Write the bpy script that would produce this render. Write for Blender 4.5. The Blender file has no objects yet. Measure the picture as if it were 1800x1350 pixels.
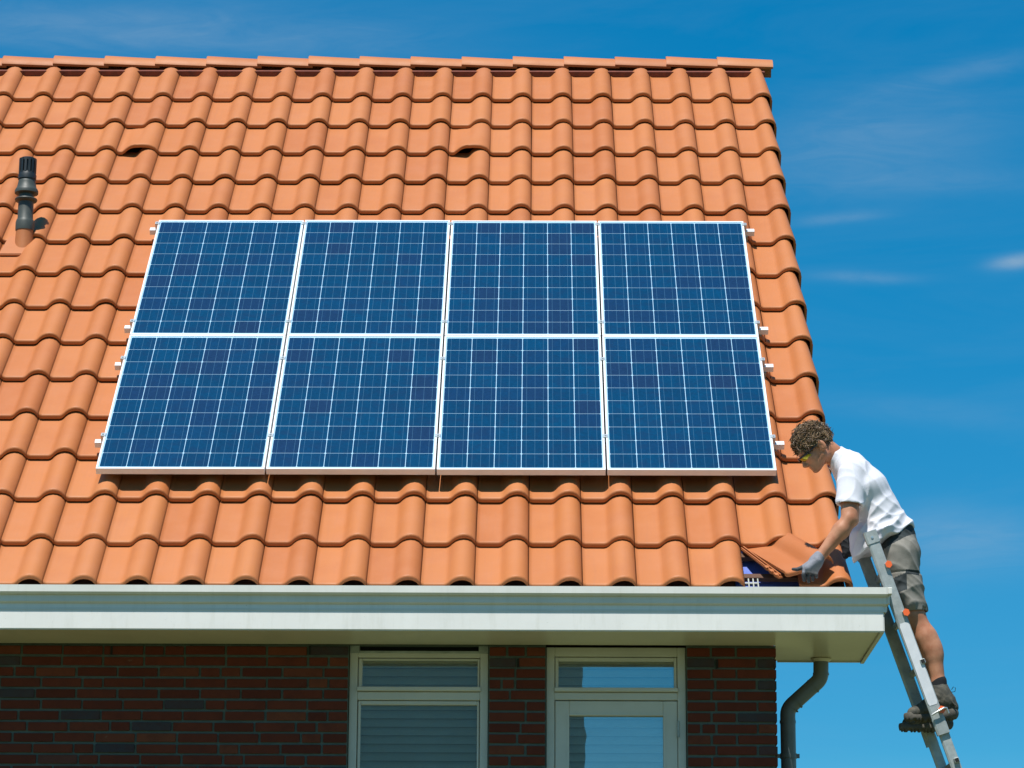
import bpy, bmesh, math, random
import numpy as np
from mathutils import Matrix, Vector
random.seed(7); np.random.seed(7)
rad = math.radians
S = bpy.context.scene
COL = S.collection
Z0 = 5.53                      # height of the lower panel edge above the lawn

# ------------------------------------------------------------------ camera
FPX = 5210.33
CR = np.array([.999949, .008771, .004899]); CF = np.array([-.008513, .967237, .253747])
CR = np.array([math.cos(-.0088), -math.sin(-.0088), 0.0])
_p, _y, _r = .2566, -.0088, .0049
CF = np.array([math.sin(_y)*math.cos(_p), math.cos(_y)*math.cos(_p), math.sin(_p)])
_U = np.cross(CR, CF)
CR, CU = math.cos(_r)*CR + math.sin(_r)*_U, -math.sin(_r)*CR + math.cos(_r)*_U
CC = np.array([2.5929, -16.9499, -3.9297 + Z0])
cam = bpy.data.cameras.new('camera'); camo = bpy.data.objects.new('camera', cam); COL.objects.link(camo)
cam.sensor_width = 36; cam.lens = FPX/1800*36; cam.clip_end = 3000; cam.clip_start = .1
camo.matrix_world = Matrix(((CR[0], CU[0], -CF[0], CC[0]), (CR[1], CU[1], -CF[1], CC[1]), (CR[2], CU[2], -CF[2], CC[2]), (0, 0, 0, 1)))
S.camera = camo

# ------------------------------------------------------------------ light
SUN = Vector((-.16, -.42, .893)).normalized()
sl = bpy.data.lights.new('sun', 'SUN'); so = bpy.data.objects.new('sun', sl); COL.objects.link(so)
sl.energy = 4.6; sl.angle = rad(.55); sl.color = (1, .955, .89)
so.rotation_euler = SUN.to_track_quat('Z', 'Y').to_euler(); so.location = (-6, -14, 26)
W = bpy.data.worlds.new('World'); S.world = W; W.use_nodes = True
S.view_settings.view_transform = 'Standard'; S.view_settings.look = 'None'; S.view_settings.gamma = 1
S.view_settings.use_curve_mapping = False
S.view_settings.exposure = 0.40
SKY_STRENGTH = .1

def ray(px, py):
    v = CF + CR*(px-900)/FPX - CU*(py-675)/FPX
    return v
def J(px, py, Y):              # a point of the place at depth Y seen at that spot of the photograph
    r = ray(px, py); return CC + r*(Y-CC[1])/r[1]

class NB:                      # node helper
    def __init__(s, nt): s.nt = nt; s.N = nt.nodes; s.L = nt.links
    def n(s, t, **k):
        a = s.N.new(t)
        for q, v in k.items():
            if q.startswith('i_'): a.inputs[q[2:].replace('_', ' ')].default_value = v
            else: setattr(a, q, v)
        return a
    def l(s, a, b): s.L.new(a, b)
    def math(s, op, a, b=None, c=None, clamp=False):
        m = s.n('ShaderNodeMath', operation=op); m.use_clamp = clamp
        for i, v in enumerate((a, b, c)):
            if v is None: continue
            if isinstance(v, (int, float)): m.inputs[i].default_value = v
            else: s.l(v, m.inputs[i])
        return m.outputs[0]
    def mix(s, f, a, b):
        m = s.n('ShaderNodeMix', data_type='RGBA')
        for sock, v in ((m.inputs['Factor'], f), (m.inputs['A'], a), (m.inputs['B'], b)):
            if hasattr(v, 'links'): s.l(v, sock)
            elif isinstance(v, (int, float)): sock.default_value = v
            else: sock.default_value = (*v[:3], 1)
        return m.outputs['Result']
    def mixc(s, f, a, b):      # typed A/B sockets (colour ones)
        m = s.n('ShaderNodeMix', data_type='RGBA')
        A = [i for i in m.inputs if i.name == 'A' and i.type == 'RGBA'][0]
        B = [i for i in m.inputs if i.name == 'B' and i.type == 'RGBA'][0]
        F = m.inputs[0]; O = [o for o in m.outputs if o.type == 'RGBA'][0]
        for sock, v in ((F, f), (A, a), (B, b)):
            if isinstance(v, bpy.types.NodeSocket): s.l(v, sock)
            elif isinstance(v, (int, float)): sock.default_value = v
            else: sock.default_value = (*v[:3], 1)
        return O
    def ramp(s, f, stops, interp='LINEAR'):
        r = s.n('ShaderNodeValToRGB'); e = r.color_ramp.elements; r.color_ramp.interpolation = interp
        while len(e) > len(stops): e.remove(e[-1])
        while len(e) < len(stops): e.new(.5)
        for k, (p, c) in enumerate(stops):
            e[k].position = p; e[k].color = (*c, 1) if len(c) == 3 else c
        s.l(f, r.inputs[0]); return r.outputs[0]
    def noise(s, vec, scale, detail=4, rough=.55, dist=0):
        n = s.n('ShaderNodeTexNoise'); n.inputs['Scale'].default_value = scale; n.inputs['Detail'].default_value = detail
        n.inputs['Roughness'].default_value = rough; n.inputs['Distortion'].default_value = dist
        if vec is not None: s.l(vec, n.inputs['Vector'])
        return n.outputs['Fac']

# ---- sky: one Nishita sky with faint cirrus over all of it
w = NB(W.node_tree)
for n_ in list(w.N): w.N.remove(n_)
sky = w.n('ShaderNodeTexSky', sky_type='NISHITA'); sky.sun_disc = False
sky.sun_elevation = math.asin(SUN.z); sky.sun_rotation = math.atan2(SUN.x, SUN.y)
sky.altitude = 1200; sky.air_density = 1.0; sky.dust_density = .12; sky.ozone_density = 3.0
sc3 = w.n('ShaderNodeSeparateColor'); w.l(sky.outputs[0], sc3.inputs[0]); cc3 = w.n('ShaderNodeCombineColor')   # deep polarised blue, the same grade over the whole sky
for i_, (g_, o_, k_) in enumerate(((.27, -.33, -2.5), (.52, .55, -1.65), (.49, 1.95, -1.5))):
    w.l(w.math('MAXIMUM', w.math('MAXIMUM', w.math('MULTIPLY_ADD', sc3.outputs[i_], g_, o_), w.math('ADD', sc3.outputs[i_], k_)), 0.02), cc3.inputs[i_])
tc = w.n('ShaderNodeTexCoord'); sep = w.n('ShaderNodeSeparateXYZ'); w.l(tc.outputs['Generated'], sep.inputs[0])
yy = w.math('MAXIMUM', w.math('ABSOLUTE', sep.outputs[1]), .15)
ca = w.math('DIVIDE', sep.outputs[0], yy); cb = w.math('DIVIDE', sep.outputs[2], yy)
cmb = w.n('ShaderNodeCombineXYZ'); w.l(w.math('ADD', ca, w.math('MULTIPLY', cb, -.35)), cmb.inputs[0])
w.l(w.math('MULTIPLY', cb, 4.2), cmb.inputs[1])
base = w.noise(cmb.outputs[0], 5.5, 7, .6, .7)
cir = w.ramp(base, [(.46, (0, 0, 0)), (.82, (1, 1, 1))])
fine = w.noise(cmb.outputs[0], 26, 6, .62, 1.2)
total = w.math('MULTIPLY', cir, .09)
def wisp(px, py, sx, sy, slope, amt):
    r = ray(px, py); a0, b0 = r[0]/r[1], r[2]/r[1]
    da = w.math('SUBTRACT', ca, float(a0)); db = w.math('SUBTRACT', w.math('SUBTRACT', cb, float(b0)), w.math('MULTIPLY', da, slope))
    q = w.math('ADD', w.math('POWER', w.math('ABSOLUTE', w.math('DIVIDE', da, sx/FPX)), 2.0), w.math('POWER', w.math('ABSOLUTE', w.math('DIVIDE', db, sy/FPX)), 2.0))
    g = w.math('EXPONENT', w.math('MULTIPLY', q, -1.0))
    front = w.math('GREATER_THAN', sep.outputs[1], 0)
    return w.math('MULTIPLY', w.math('MULTIPLY', g, front), amt)
for a in ((260, 55, 520, 60, -.05, .40), (1500, 250, 230, 95, .15, .34), (1480, 383, 75, 10, .10, .32), (1515, 487, 95, 11, -.03, .30),
          (1785, 460, 45, 13, .12, .95), (1690, 950, 150, 55, -.03, .42), (1700, 125, 150, 22, .22, .26), (1640, 320, 200, 25, .02, .18), (1600, 720, 230, 30, -.08, .12)):
    total = w.math('ADD', total, w.math('MULTIPLY', wisp(*a), w.math('ADD', w.math('MULTIPLY', fine, 1.05), .0)))
total = w.math('MINIMUM', total, .75)
cl = w.mixc(total, cc3.outputs[0], (2.6, 3.6, 4.6))
bg = w.n('ShaderNodeBackground'); bg.inputs[1].default_value = SKY_STRENGTH
w.l(cl, bg.inputs[0]); wo = w.n('ShaderNodeOutputWorld'); w.l(bg.outputs[0], wo.inputs[0])

# ------------------------------------------------------------------ materials
def mat(name, base=(.5, .5, .5), rough=.6, metal=0, spec=.5, coat=0):
    m = bpy.data.materials.new(name); m.use_nodes = True; b = NB(m.node_tree)
    p = b.N['Principled BSDF']; p.inputs['Base Color'].default_value = (*base, 1); p.inputs['Roughness'].default_value = rough
    p.inputs['Metallic'].default_value = metal; p.inputs['Specular IOR Level'].default_value = spec; p.inputs['Coat Weight'].default_value = coat
    return m, b, p
def oc(b): return b.n('ShaderNodeTexCoord').outputs['Object']
def bump(b, p, h, strength, dist):
    n = b.n('ShaderNodeBump'); n.inputs['Strength'].default_value = strength; n.inputs['Distance'].default_value = dist
    b.l(h, n.inputs['Height']); b.l(n.outputs[0], p.inputs['Normal'])
def rnd(b): return b.n('ShaderNodeObjectInfo').outputs['Random']
def wornmat(name, c1, c2, scale=8, rough=(.4, .6), metal=0, bs=.15, bd=.002, spec=.5, coat=0):
    m, b, p = mat(name, c1, rough[0], metal, spec, coat); v = oc(b)
    n1 = b.noise(v, scale, 6, .6)
    b.l(b.mixc(b.ramp(n1, [(.35, (0, 0, 0)), (.7, (1, 1, 1))]), c1, c2), p.inputs['Base Color'])
    mr = b.n('ShaderNodeMapRange'); mr.inputs[3].default_value = rough[0]; mr.inputs[4].default_value = rough[1]
    b.l(b.noise(v, scale*2.3, 4), mr.inputs[0]); b.l(mr.outputs[0], p.inputs['Roughness'])
    bump(b, p, b.noise(v, scale*9, 4), bs, bd)
    return m
def tile_mat(name, stuff=False):
    m, b, p = mat(name, (.6, .23, .1), .55, spec=.42); v = oc(b)
    if stuff: r = b.n('ShaderNodeNewGeometry').outputs['Random Per Island']
    else: r = rnd(b)
    off = b.n('ShaderNodeVectorMath', operation='ADD'); b.l(v, off.inputs[0])
    cx = b.n('ShaderNodeCombineXYZ'); b.l(b.math('MULTIPLY', r, 37.), cx.inputs[0]); b.l(b.math('MULTIPLY', r, 91.), cx.inputs[1]); b.l(cx.outputs[0], off.inputs[1])
    vo = off.outputs[0]
    c = b.ramp(r, [(0, (.43, .142, .037)), (.25, (.46, .158, .045)), (.5, (.405, .127, .034)), (.75, (.46, .163, .048)), (1, (.44, .148, .041))])
    c = b.mixc(b.math('MULTIPLY', b.ramp(b.noise(vo, 5, 5, .6), [(.42, (0, 0, 0)), (.68, (1, 1, 1))]), .35), c, (.46, .175, .075))
    c = b.mixc(b.math('MULTIPLY', b.ramp(b.noise(vo, 2.6, 4, .6), [(.5, (0, 0, 0)), (.75, (1, 1, 1))]), .30), c, (.35, .098, .032))
    st = b.n('ShaderNodeMapping'); st.inputs['Scale'].default_value = (60, 3, 10); b.l(vo, st.inputs[0])
    c = b.mixc(b.math('MULTIPLY', b.ramp(b.noise(st.outputs[0], 1, 3), [(.5, (0, 0, 0)), (.8, (1, 1, 1))]), .16), c, (.32, .13, .07))
    sp = b.ramp(b.noise(vo, 130, 2, .5), [(.70, (0, 0, 0)), (.76, (1, 1, 1))])
    c = b.mixc(b.math('MULTIPLY', sp, .22), c, (.30, .13, .08))
    b.l(c, p.inputs['Base Color'])
    mr = b.n('ShaderNodeMapRange'); mr.inputs[3].default_value = .50; mr.inputs[4].default_value = .68
    b.l(b.noise(vo, 9, 4), mr.inputs[0]); b.l(mr.outputs[0], p.inputs['Roughness'])
    bump(b, p, b.noise(vo, 70, 5, .6), .22, .0012)
    return m
M = {}
M['tile'] = tile_mat('terracotta'); M['tile_far'] = tile_mat('terracotta_joined', True)
M['alu'] = wornmat('aluminium_frame', (.84, .84, .83), (.78, .79, .79), 14, (.32, .45), .08, .05, .001)
M['steel'] = wornmat('galvanised', (.42, .455, .44), (.27, .30, .29), 17, (.35, .65), .25, .4, .0015)
M['clamp'] = wornmat('clamp_metal', (.62, .66, .67), (.5, .53, .54), 60, (.3, .45), .6, .1, .0005)
M['back'] = mat('white_laminate', (.36, .56, .70), .12, spec=.5)[0]
M['paint'] = wornmat('white_paint_fascia', (.77, .765, .72), (.72, .715, .675), 3.5, (.28, .42), 0, .02, .001)
M['gutter'] = wornmat('white_gutter_paint', (.70, .70, .645), (.63, .63, .575), 3, (.35, .5), 0, .06, .001)
M['frame'] = wornmat('window_paint', (.62, .60, .53), (.56, .54, .475), 5, (.3, .45), 0, .08, .001)
M['soffit'] = wornmat('soffit_panel', (.78, .73, .59), (.72, .67, .54), 2.2, (.26, .32), 0, .0, .001)
M['black'] = wornmat('black_plastic', (.010, .016, .019), (.018, .024, .026), 20, (.35, .6), 0, .1, .001)
M['greyplastic'] = wornmat('grey_pipe_plastic', (.040, .050, .045), (.06, .07, .06), 12, (.45, .6), 0, .1, .001)
M['pipe'] = wornmat('downpipe_zinc', (.14, .17, .175), (.18, .205, .21), 7, (.35, .5), 0, .08, .001)
M['dark'] = mat('dark_interior', (.012, .012, .011), .9)[0]
M['darkwood'] = wornmat('timber_batten', (.12, .055, .03), (.07, .035, .02), 10, (.7, .9), 0, .2, .002)
M['ridgeroll'] = wornmat('ridge_roll', (.20, .05, .025), (.10, .03, .018), 18, (.6, .8), 0, .3, .003)
M['blue'] = wornmat('blue_membrane', (.13, .20, .62), (.09, .15, .5), 9, (.3, .5), 0, .3, .004)
M['comb'] = wornmat('bird_comb', (.40, .42, .37), (.3, .32, .28), 20, (.5, .6))
M['orange'] = mat('orange_plastic', (.85, .14, .03), .45)[0]
M['mortar'] = wornmat('mortar', (.125, .155, .13), (.09, .12, .10), 12, (.85, .95), 0, .6, .004)
M['slat'] = wornmat('blind_slat', (.76, .82, .78), (.72, .78, .74), 5, (.4, .5))
M['plaster'] = mat('white_room', (.4, .42, .4), .8)[0]
M['skin'] = wornmat('skin', (.50, .24, .138), (.38, .150, .078), 17, (.45, .6), 0, .12, .001, .35)
M['shirt'] = wornmat('white_cotton', (.68, .685, .735), (.64, .645, .70), 30, (.85, .95), 0, .25, .002, .2)
M['shorts'] = wornmat('grey_work_cotton', (.25, .235, .205), (.19, .18, .155), 24, (.85, .95), 0, .3, .002, .2)
M['shorts_dark'] = wornmat('shorts_dark_tone', (.03, .04, .043), (.05, .055, .055), 24, (.85, .95), 0, .3, .002, .2)
M['glove'] = wornmat('grey_knit_glove', (.20, .205, .235), (.25, .255, .28), 60, (.8, .9), 0, .5, .002, .2)
M['glove_tip'] = wornmat('dark_rubber_coating', (.045, .05, .055), (.03, .034, .04), 50, (.6, .8), 0, .4, .002)
M['boot'] = wornmat('worn_boot_leather', (.042, .044, .037), (.125, .112, .083), 28, (.6, .8), 0, .5, .003, .3)
M['sole'] = wornmat('boot_sole', (.13, .12, .10), (.07, .065, .055), 30, (.8, .9), 0, .5, .004, .2)
M['sock'] = mat('black_sock', (.008, .01, .012), .95)[0]
M['lens'] = mat('mirror_lens', (.36, .33, .03), .16, .6)[0]
M['blackgloss'] = mat('glasses_plastic', (.008, .008, .008), .25)[0]
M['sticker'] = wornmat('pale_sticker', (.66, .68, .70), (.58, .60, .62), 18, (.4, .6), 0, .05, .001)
M['facade'] = wornmat('grey_render', (.42, .47, .45), (.34, .39, .37), .6)
M['slate'] = wornmat('slate_roof', (.26, .32, .26), (.20, .26, .21), .8)
M['metal'] = wornmat('bracket_metal', (.7, .7, .68), (.55, .55, .53), 30, (.25, .4), .8, .05, .001)
for nm_ in ('gutter', 'paint', 'soffit'):
    m = M[nm_]; b = NB(m.node_tree); p = b.N['Principled BSDF']; src_ = p.inputs['Base Color'].links[0].from_socket
    mp = b.n('ShaderNodeMapping'); mp.inputs['Scale'].default_value = (9, 1.2, 1.2) if nm_ != 'soffit' else (2.2, .5, 1); b.l(oc(b), mp.inputs[0])
    f_ = b.math('MULTIPLY', b.ramp(b.noise(mp.outputs[0], 2.2, 6, .7), [(.50, (0, 0, 0)), (.72, (1, 1, 1))]), .28)
    b.l(b.mixc(f_, src_, (.50, .50, .42)), p.inputs['Base Color'])
    sp2 = b.ramp(b.noise(oc(b), 90, 2, .5), [(.73, (0, 0, 0)), (.77, (1, 1, 1))])
    b.l(b.mixc(b.math('MULTIPLY', sp2, .25), p.inputs['Base Color'].links[0].from_socket, (.25, .24, .18)), p.inputs['Base Color'])
# bricks
m, b, p = mat('brick_clay', (.2, .05, .03), .85, spec=.25); v = oc(b); r = rnd(b)
c = b.ramp(r, [(0, (.125, .026, .013)), (.18, (.15, .033, .016)), (.36, (.11, .023, .012)), (.55, (.15, .034, .017)), (.70, (.135, .028, .014)), (.80, (.185, .052, .024)), (.885, (.16, .042, .02)), (.93, (.05, .043, .048)), (1, (.07, .056, .058))])
o2 = b.n('ShaderNodeVectorMath', operation='ADD'); b.l(v, o2.inputs[0]); cx = b.n('ShaderNodeCombineXYZ'); b.l(b.math('MULTIPLY', r, 57.), cx.inputs[0]); b.l(cx.outputs[0], o2.inputs[1])
c = b.mixc(b.math('MULTIPLY', b.ramp(b.noise(o2.outputs[0], 11, 5, .65), [(.45, (0, 0, 0)), (.7, (1, 1, 1))]), .5), c, (.08, .02, .013))
c = b.mixc(b.math('MULTIPLY', b.ramp(b.noise(o2.outputs[0], 24, 4, .7), [(.66, (0, 0, 0)), (.76, (1, 1, 1))]), .55), c, (.26, .16, .11))
b.l(c, p.inputs['Base Color']); bump(b, p, b.noise(o2.outputs[0], 60, 5, .7), .6, .003); M['brick'] = m
# solar cell
m, b, p = mat('solar_cell', (.01, .08, .2), .22, spec=.5, coat=.6); p.inputs['Coat Roughness'].default_value = .03
v = oc(b); r = rnd(b); sp_ = b.n('ShaderNodeSeparateXYZ'); b.l(v, sp_.inputs[0])
c = b.ramp(r, [(0, (.001, .036, .092)), (.35, (.0015, .030, .078)), (.6, (.0008, .040, .100)), (.82, (.0045, .026, .078)), (1, (.009, .023, .064))])
vo = b.n('ShaderNodeTexVoronoi'); vo.inputs['Scale'].default_value = 75; o2 = b.n('ShaderNodeVectorMath', operation='ADD'); b.l(v, o2.inputs[0])
cx = b.n('ShaderNodeCombineXYZ'); b.l(b.math('MULTIPLY', r, 57.), cx.inputs[0]); b.l(cx.outputs[0], o2.inputs[1]); b.l(o2.outputs[0], vo.inputs['Vector'])
g = b.n('ShaderNodeRGBToBW'); b.l(vo.outputs['Color'], g.inputs[0])
hv = b.n('ShaderNodeHueSaturation'); b.l(c, hv.inputs['Color']); b.l(b.math('ADD', b.math('MULTIPLY', g.outputs[0], .35), .82), hv.inputs['Value'])
c = b.mixc(b.math('MULTIPLY', b.ramp(b.noise(o2.outputs[0], 9, 3, .6), [(.46, (0, 0, 0)), (.66, (1, 1, 1))]), .5), hv.outputs[0], (.008, .022, .062))
x = sp_.outputs[0]; line = None
for x0 in (.0265, .078, .1295):
    q = b.math('LESS_THAN', b.math('ABSOLUTE', b.math('SUBTRACT', x, x0)), .0009)
    line = q if line is None else b.math('MAXIMUM', line, q)
c = b.mixc(b.math('MULTIPLY', line, .75), c, (.06, .15, .23)); b.l(c, p.inputs['Base Color']); M['cell'] = m
# glass
m = bpy.data.materials.new('window_glass'); m.use_nodes = True; b = NB(m.node_tree)
for n_ in list(b.N): b.N.remove(n_)
fr = b.n('ShaderNodeFresnel'); fr.inputs[0].default_value = 2.2; gl = b.n('ShaderNodeBsdfGlossy'); gl.inputs['Roughness'].default_value = .004
gl.inputs['Color'].default_value = (.9, .95, .95, 1); tr = b.n('ShaderNodeBsdfTransparent'); tr.inputs[0].default_value = (.90, .95, .93, 1)
bn = b.n('ShaderNodeBump'); bn.inputs['Strength'].default_value = .05; bn.inputs['Distance'].default_value = .01; b.l(b.noise(oc(b), 2.2, 2), bn.inputs['Height']); b.l(bn.outputs[0], gl.inputs['Normal'])
ms = b.n('ShaderNodeMixShader'); b.l(b.math('ADD', fr.outputs[0], .08), ms.inputs[0]); b.l(tr.outputs[0], ms.inputs[1]); b.l(gl.outputs[0], ms.inputs[2])
ou = b.n('ShaderNodeOutputMaterial'); b.l(ms.outputs[0], ou.inputs[0]); M['glass'] = m
# hair
m, b, p = mat('brown_hair', (.05, .03, .018), .5, spec=.4); g = b.n('ShaderNodeNewGeometry').outputs['Random Per Island']
b.l(b.ramp(g, [(0, (.050, .028, .013)), (.4, (.095, .055, .026)), (.75, (.165, .102, .050)), (1, (.36, .24, .125))]), p.inputs['Base Color']); M['hair'] = m
# lawn
m, b, p = mat('lawn', (.10, .12, .045), .95, spec=.1); v = oc(b)
b.l(b.mixc(b.noise(v, .6, 5), (.085, .10, .038), (.14, .145, .06)), p.inputs['Base Color']); M['lawn'] = m

# ------------------------------------------------------------------ object helpers
def me_from(verts, faces, name='m'):
    me = bpy.data.meshes.new(name); me.from_pydata([tuple(map(float, v)) for v in verts], [], [tuple(f) for f in faces]); me.update(); return me
class MB:
    def __init__(s): s.v = []; s.f = []
    def add(s, vs, fs):
        o = len(s.v); s.v += [tuple(map(float, v)) for v in vs]; s.f += [tuple(i+o for i in f) for f in fs]; return s
    def box(s, x0, x1, y0, y1, z0, z1, T=None):
        vs = [(x, y, z) for x in (x0, x1) for y in (y0, y1) for z in (z0, z1)]
        if T: vs = [T(v) for v in vs]
        return s.add(vs, [(0, 1, 3, 2), (4, 6, 7, 5), (0, 4, 5, 1), (2, 3, 7, 6), (0, 2, 6, 4), (1, 5, 7, 3)])
    def tube(s, pts, r, n=12, cap=True, up=None):
        pts = [np.array(p, float) for p in pts]; rs = r if hasattr(r, '__len__') else [r]*len(pts)
        o = len(s.v); prev = None
        for i, p in enumerate(pts):
            t = (pts[min(i+1, len(pts)-1)] - pts[max(i-1, 0)]); t /= np.linalg.norm(t)+1e-12
            a = prev if prev is not None else (np.array(up, float) if up is not None else (np.array([0, 0, 1.]) if abs(t[2]) < .9 else np.array([0, 1., 0])))
            a = a - t*(a@t); a /= np.linalg.norm(a)+1e-12; prev = a; c = np.cross(t, a)
            for k in range(n):
                an = 2*math.pi*k/n; q = p + rs[i]*(math.cos(an)*a + math.sin(an)*c); s.v.append(tuple(q))
        for i in range(len(pts)-1):
            for k in range(n):
                s.f.append((o+i*n+k, o+i*n+(k+1) % n, o+(i+1)*n+(k+1) % n, o+(i+1)*n+k))
        if cap: s.f.append(tuple(o+k for k in range(n))[::-1]); s.f.append(tuple(o+(len(pts)-1)*n+k for k in range(n)))
        return s
    def lathe(s, prof, c, n=24):
        o = len(s.v)
        for r, z in prof:
            for k in range(n):
                an = 2*math.pi*k/n; s.v.append((c[0]+r*math.cos(an), c[1]+r*math.sin(an), c[2]+z))
        for i in range(len(prof)-1):
            for k in range(n): s.f.append((o+i*n+k, o+i*n+(k+1) % n, o+(i+1)*n+(k+1) % n, o+(i+1)*n+k))
        s.f.append(tuple(o+k for k in range(n))[::-1]); s.f.append(tuple(o+(len(prof)-1)*n+k for k in range(n)))
        return s
    def extr(s, prof, x0, x1):      # (y,z) outline extruded along x
        n = len(prof); o = len(s.v)
        for x in (x0, x1):
            for (y, z) in prof: s.v.append((x, y, z))
        for i in range(n): s.f.append((o+i, o+(i+1) % n, o+n+(i+1) % n, o+n+i))
        s.f.append(tuple(o+i for i in range(n))[::-1]); s.f.append(tuple(o+n+i for i in range(n)))
        return s
    def mesh(s, name='m', smooth=False, fix=True):
        me = me_from(s.v, s.f, name)
        if fix:
            bm = bmesh.new(); bm.from_mesh(me); bmesh.ops.recalc_face_normals(bm, faces=bm.faces); bm.to_mesh(me); bm.free()
        if smooth: me.polygons.foreach_set('use_smooth', [True]*len(me.polygons))
        return me
def bevel(me, w=.003, seg=1, ang=35):
    bm = bmesh.new(); bm.from_mesh(me)
    ed = [e for e in bm.edges if len(e.link_faces) == 2 and e.calc_face_angle(0) > rad(ang)]
    bmesh.ops.bevel(bm, geom=ed, offset=w, segments=seg, affect='EDGES', clamp_overlap=True)
    bm.to_mesh(me); bm.free(); return me
def sharp(me, ang=35):
    me.polygons.foreach_set('use_smooth', [True]*len(me.polygons))
    try: me.set_sharp_from_angle(angle=rad(ang))
    except Exception: pass
    return me
def add(name, me, m, parent=None, loc=None, mw=None, label=None, cat=None, group=None, kind=None):
    o = bpy.data.objects.new(name, me); COL.objects.link(o)
    if me is not None and m is not None and not me.materials: me.materials.append(m)
    if parent is not None:
        o.parent = parent; o.matrix_parent_inverse = Matrix.Translation(-Vector(root_loc(parent)))
    if loc is not None: o.location = loc
    if mw is not None:
        l, q, s_ = mw.decompose(); o.location = l; o.rotation_euler = q.to_euler()
    for k, v_ in (('label', label), ('category', cat), ('group', group), ('kind', kind)):
        if v_: o[k] = v_
    return o
ROOT = {}
def root_loc(p):
    return ROOT.get(p.name, (0, 0, 0))
def empty(name, loc, label, cat, group=None):
    o = bpy.data.objects.new(name, None); COL.objects.link(o); o.location = loc; ROOT[o.name] = tuple(loc)
    o.empty_display_size = .2; o['label'] = label; o['category'] = cat
    if group: o['group'] = group
    return o

TH = .7684; CT, ST = math.cos(TH), math.sin(TH); HP = .155
def UVW(u, v, w_): return np.array([u, v*CT - w_*ST, v*ST + w_*CT + Z0])
def rmat(u=0, v=0, w_=0, extra=None):
    m_ = Matrix.Translation(Vector(UVW(u, v, w_))) @ Matrix.Rotation(TH, 4, 'X')
    return m_ @ extra if extra else m_
TP = .30183; UV = 4.3591; TG = .4808; V0 = -.6085; VE = -1.043; TL = .56

# ------------------------------------------------------------------ ground
gm = MB(); gm.add([(-400, -400, 0), (400, -400, 0), (400, 400, 0), (-400, 400, 0)], [(0, 1, 2, 3)])
add('ground', gm.mesh(), M['lawn'], kind='structure', label='grass lawn around the house')

# ------------------------------------------------------------------ the house
YW = -.548; XW = 3.93; XL = -4.6; ZF = -1.1339 + Z0
house = empty('brick_house', (0, 2, 0), 'red brick house with orange tiled roof and white eaves gutter', 'house')
# window openings from the photograph (facade at YW)
def X(px, py=1250, Y=YW): return float(J(px, py, Y)[0])
def Z(py, px=900, Y=YW): return float(J(px, py, Y)[2])
A0, A1, B0, B1 = X(611.3), X(858.8), X(959.4), X(1207.6)
ZB_A = Z(1146.6, 740) - 1.75; ZB_B = 2.05
ridge_y, ridge_z = UVW(0, 6.406, -HP)[1:3]
wall = MB()
T_ = .3
def wbox(x0, x1, z0, z1): wall.box(x0, x1, YW+.012, YW+T_, z0, z1)
wbox(XL, A0, 0, ZF); wbox(A1, B0, 0, ZF); wbox(B1, XW-.012, 0, ZF)
wbox(A0, A1, 0, ZB_A); wbox(B0, B1, 0, ZB_B); wbox(A0, A1, Z(1133.5, 740), ZF); 
wall_o = add('wall', wall.mesh(), M['mortar'], house)
wall2 = MB().box(XW-.0118, XW-.0012, YW+.004, YW+T_, Z(1143, 300)+.0234+.0008, ZF-.0005)
add('top_mortar', wall2.mesh(), M['mortar'], wall_o)
# gable wall on the right, back wall and left wall
gy0 = YW+T_; yb = 2*ridge_y - (YW)
def rz(y, w_=-HP-.22):   # height of the roof underside
    yy_ = y if y < ridge_y else 2*ridge_y-y
    return (yy_ + w_*ST)/CT*ST + w_*CT + Z0
gab = MB()
for x0, x1 in ((XW-.30, XW-.012), (XL, XL+.28)):
    prof = [(gy0, 0), (yb, 0), (yb, rz(yb)), (ridge_y, rz(ridge_y)), (gy0, rz(gy0))]
    gab.extr(prof, x0, x1)
gab.box(XL+.3, XW-.32, yb-.3, yb-.002, 0, rz(yb)-.02)
add('gable_wall', gab.mesh(), M['mortar'], house)
# dark rooms behind the windows
rm = MB()
for x0, x1 in ((A0-.3, A1+.25), (B0-.25, B1+.3)):
    zb_, zt_, y0, y1 = 1.9, ZF-.03, YW+T_+.002, 2.2
    rm.box(x0, x1, y1, y1+.02, zb_, zt_); rm.box(x0, x0+.01, y0, y1, zb_, zt_); rm.box(x1-.01, x1, y0, y1, zb_, zt_); rm.box(x0+.01, x1-.01, y0, y1, zt_, zt_+.01); rm.box(x0+.01, x1-.01, y0, y1, zb_-.01, zb_)
add('room_lining', rm.mesh(), M['plaster'], house)
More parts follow.
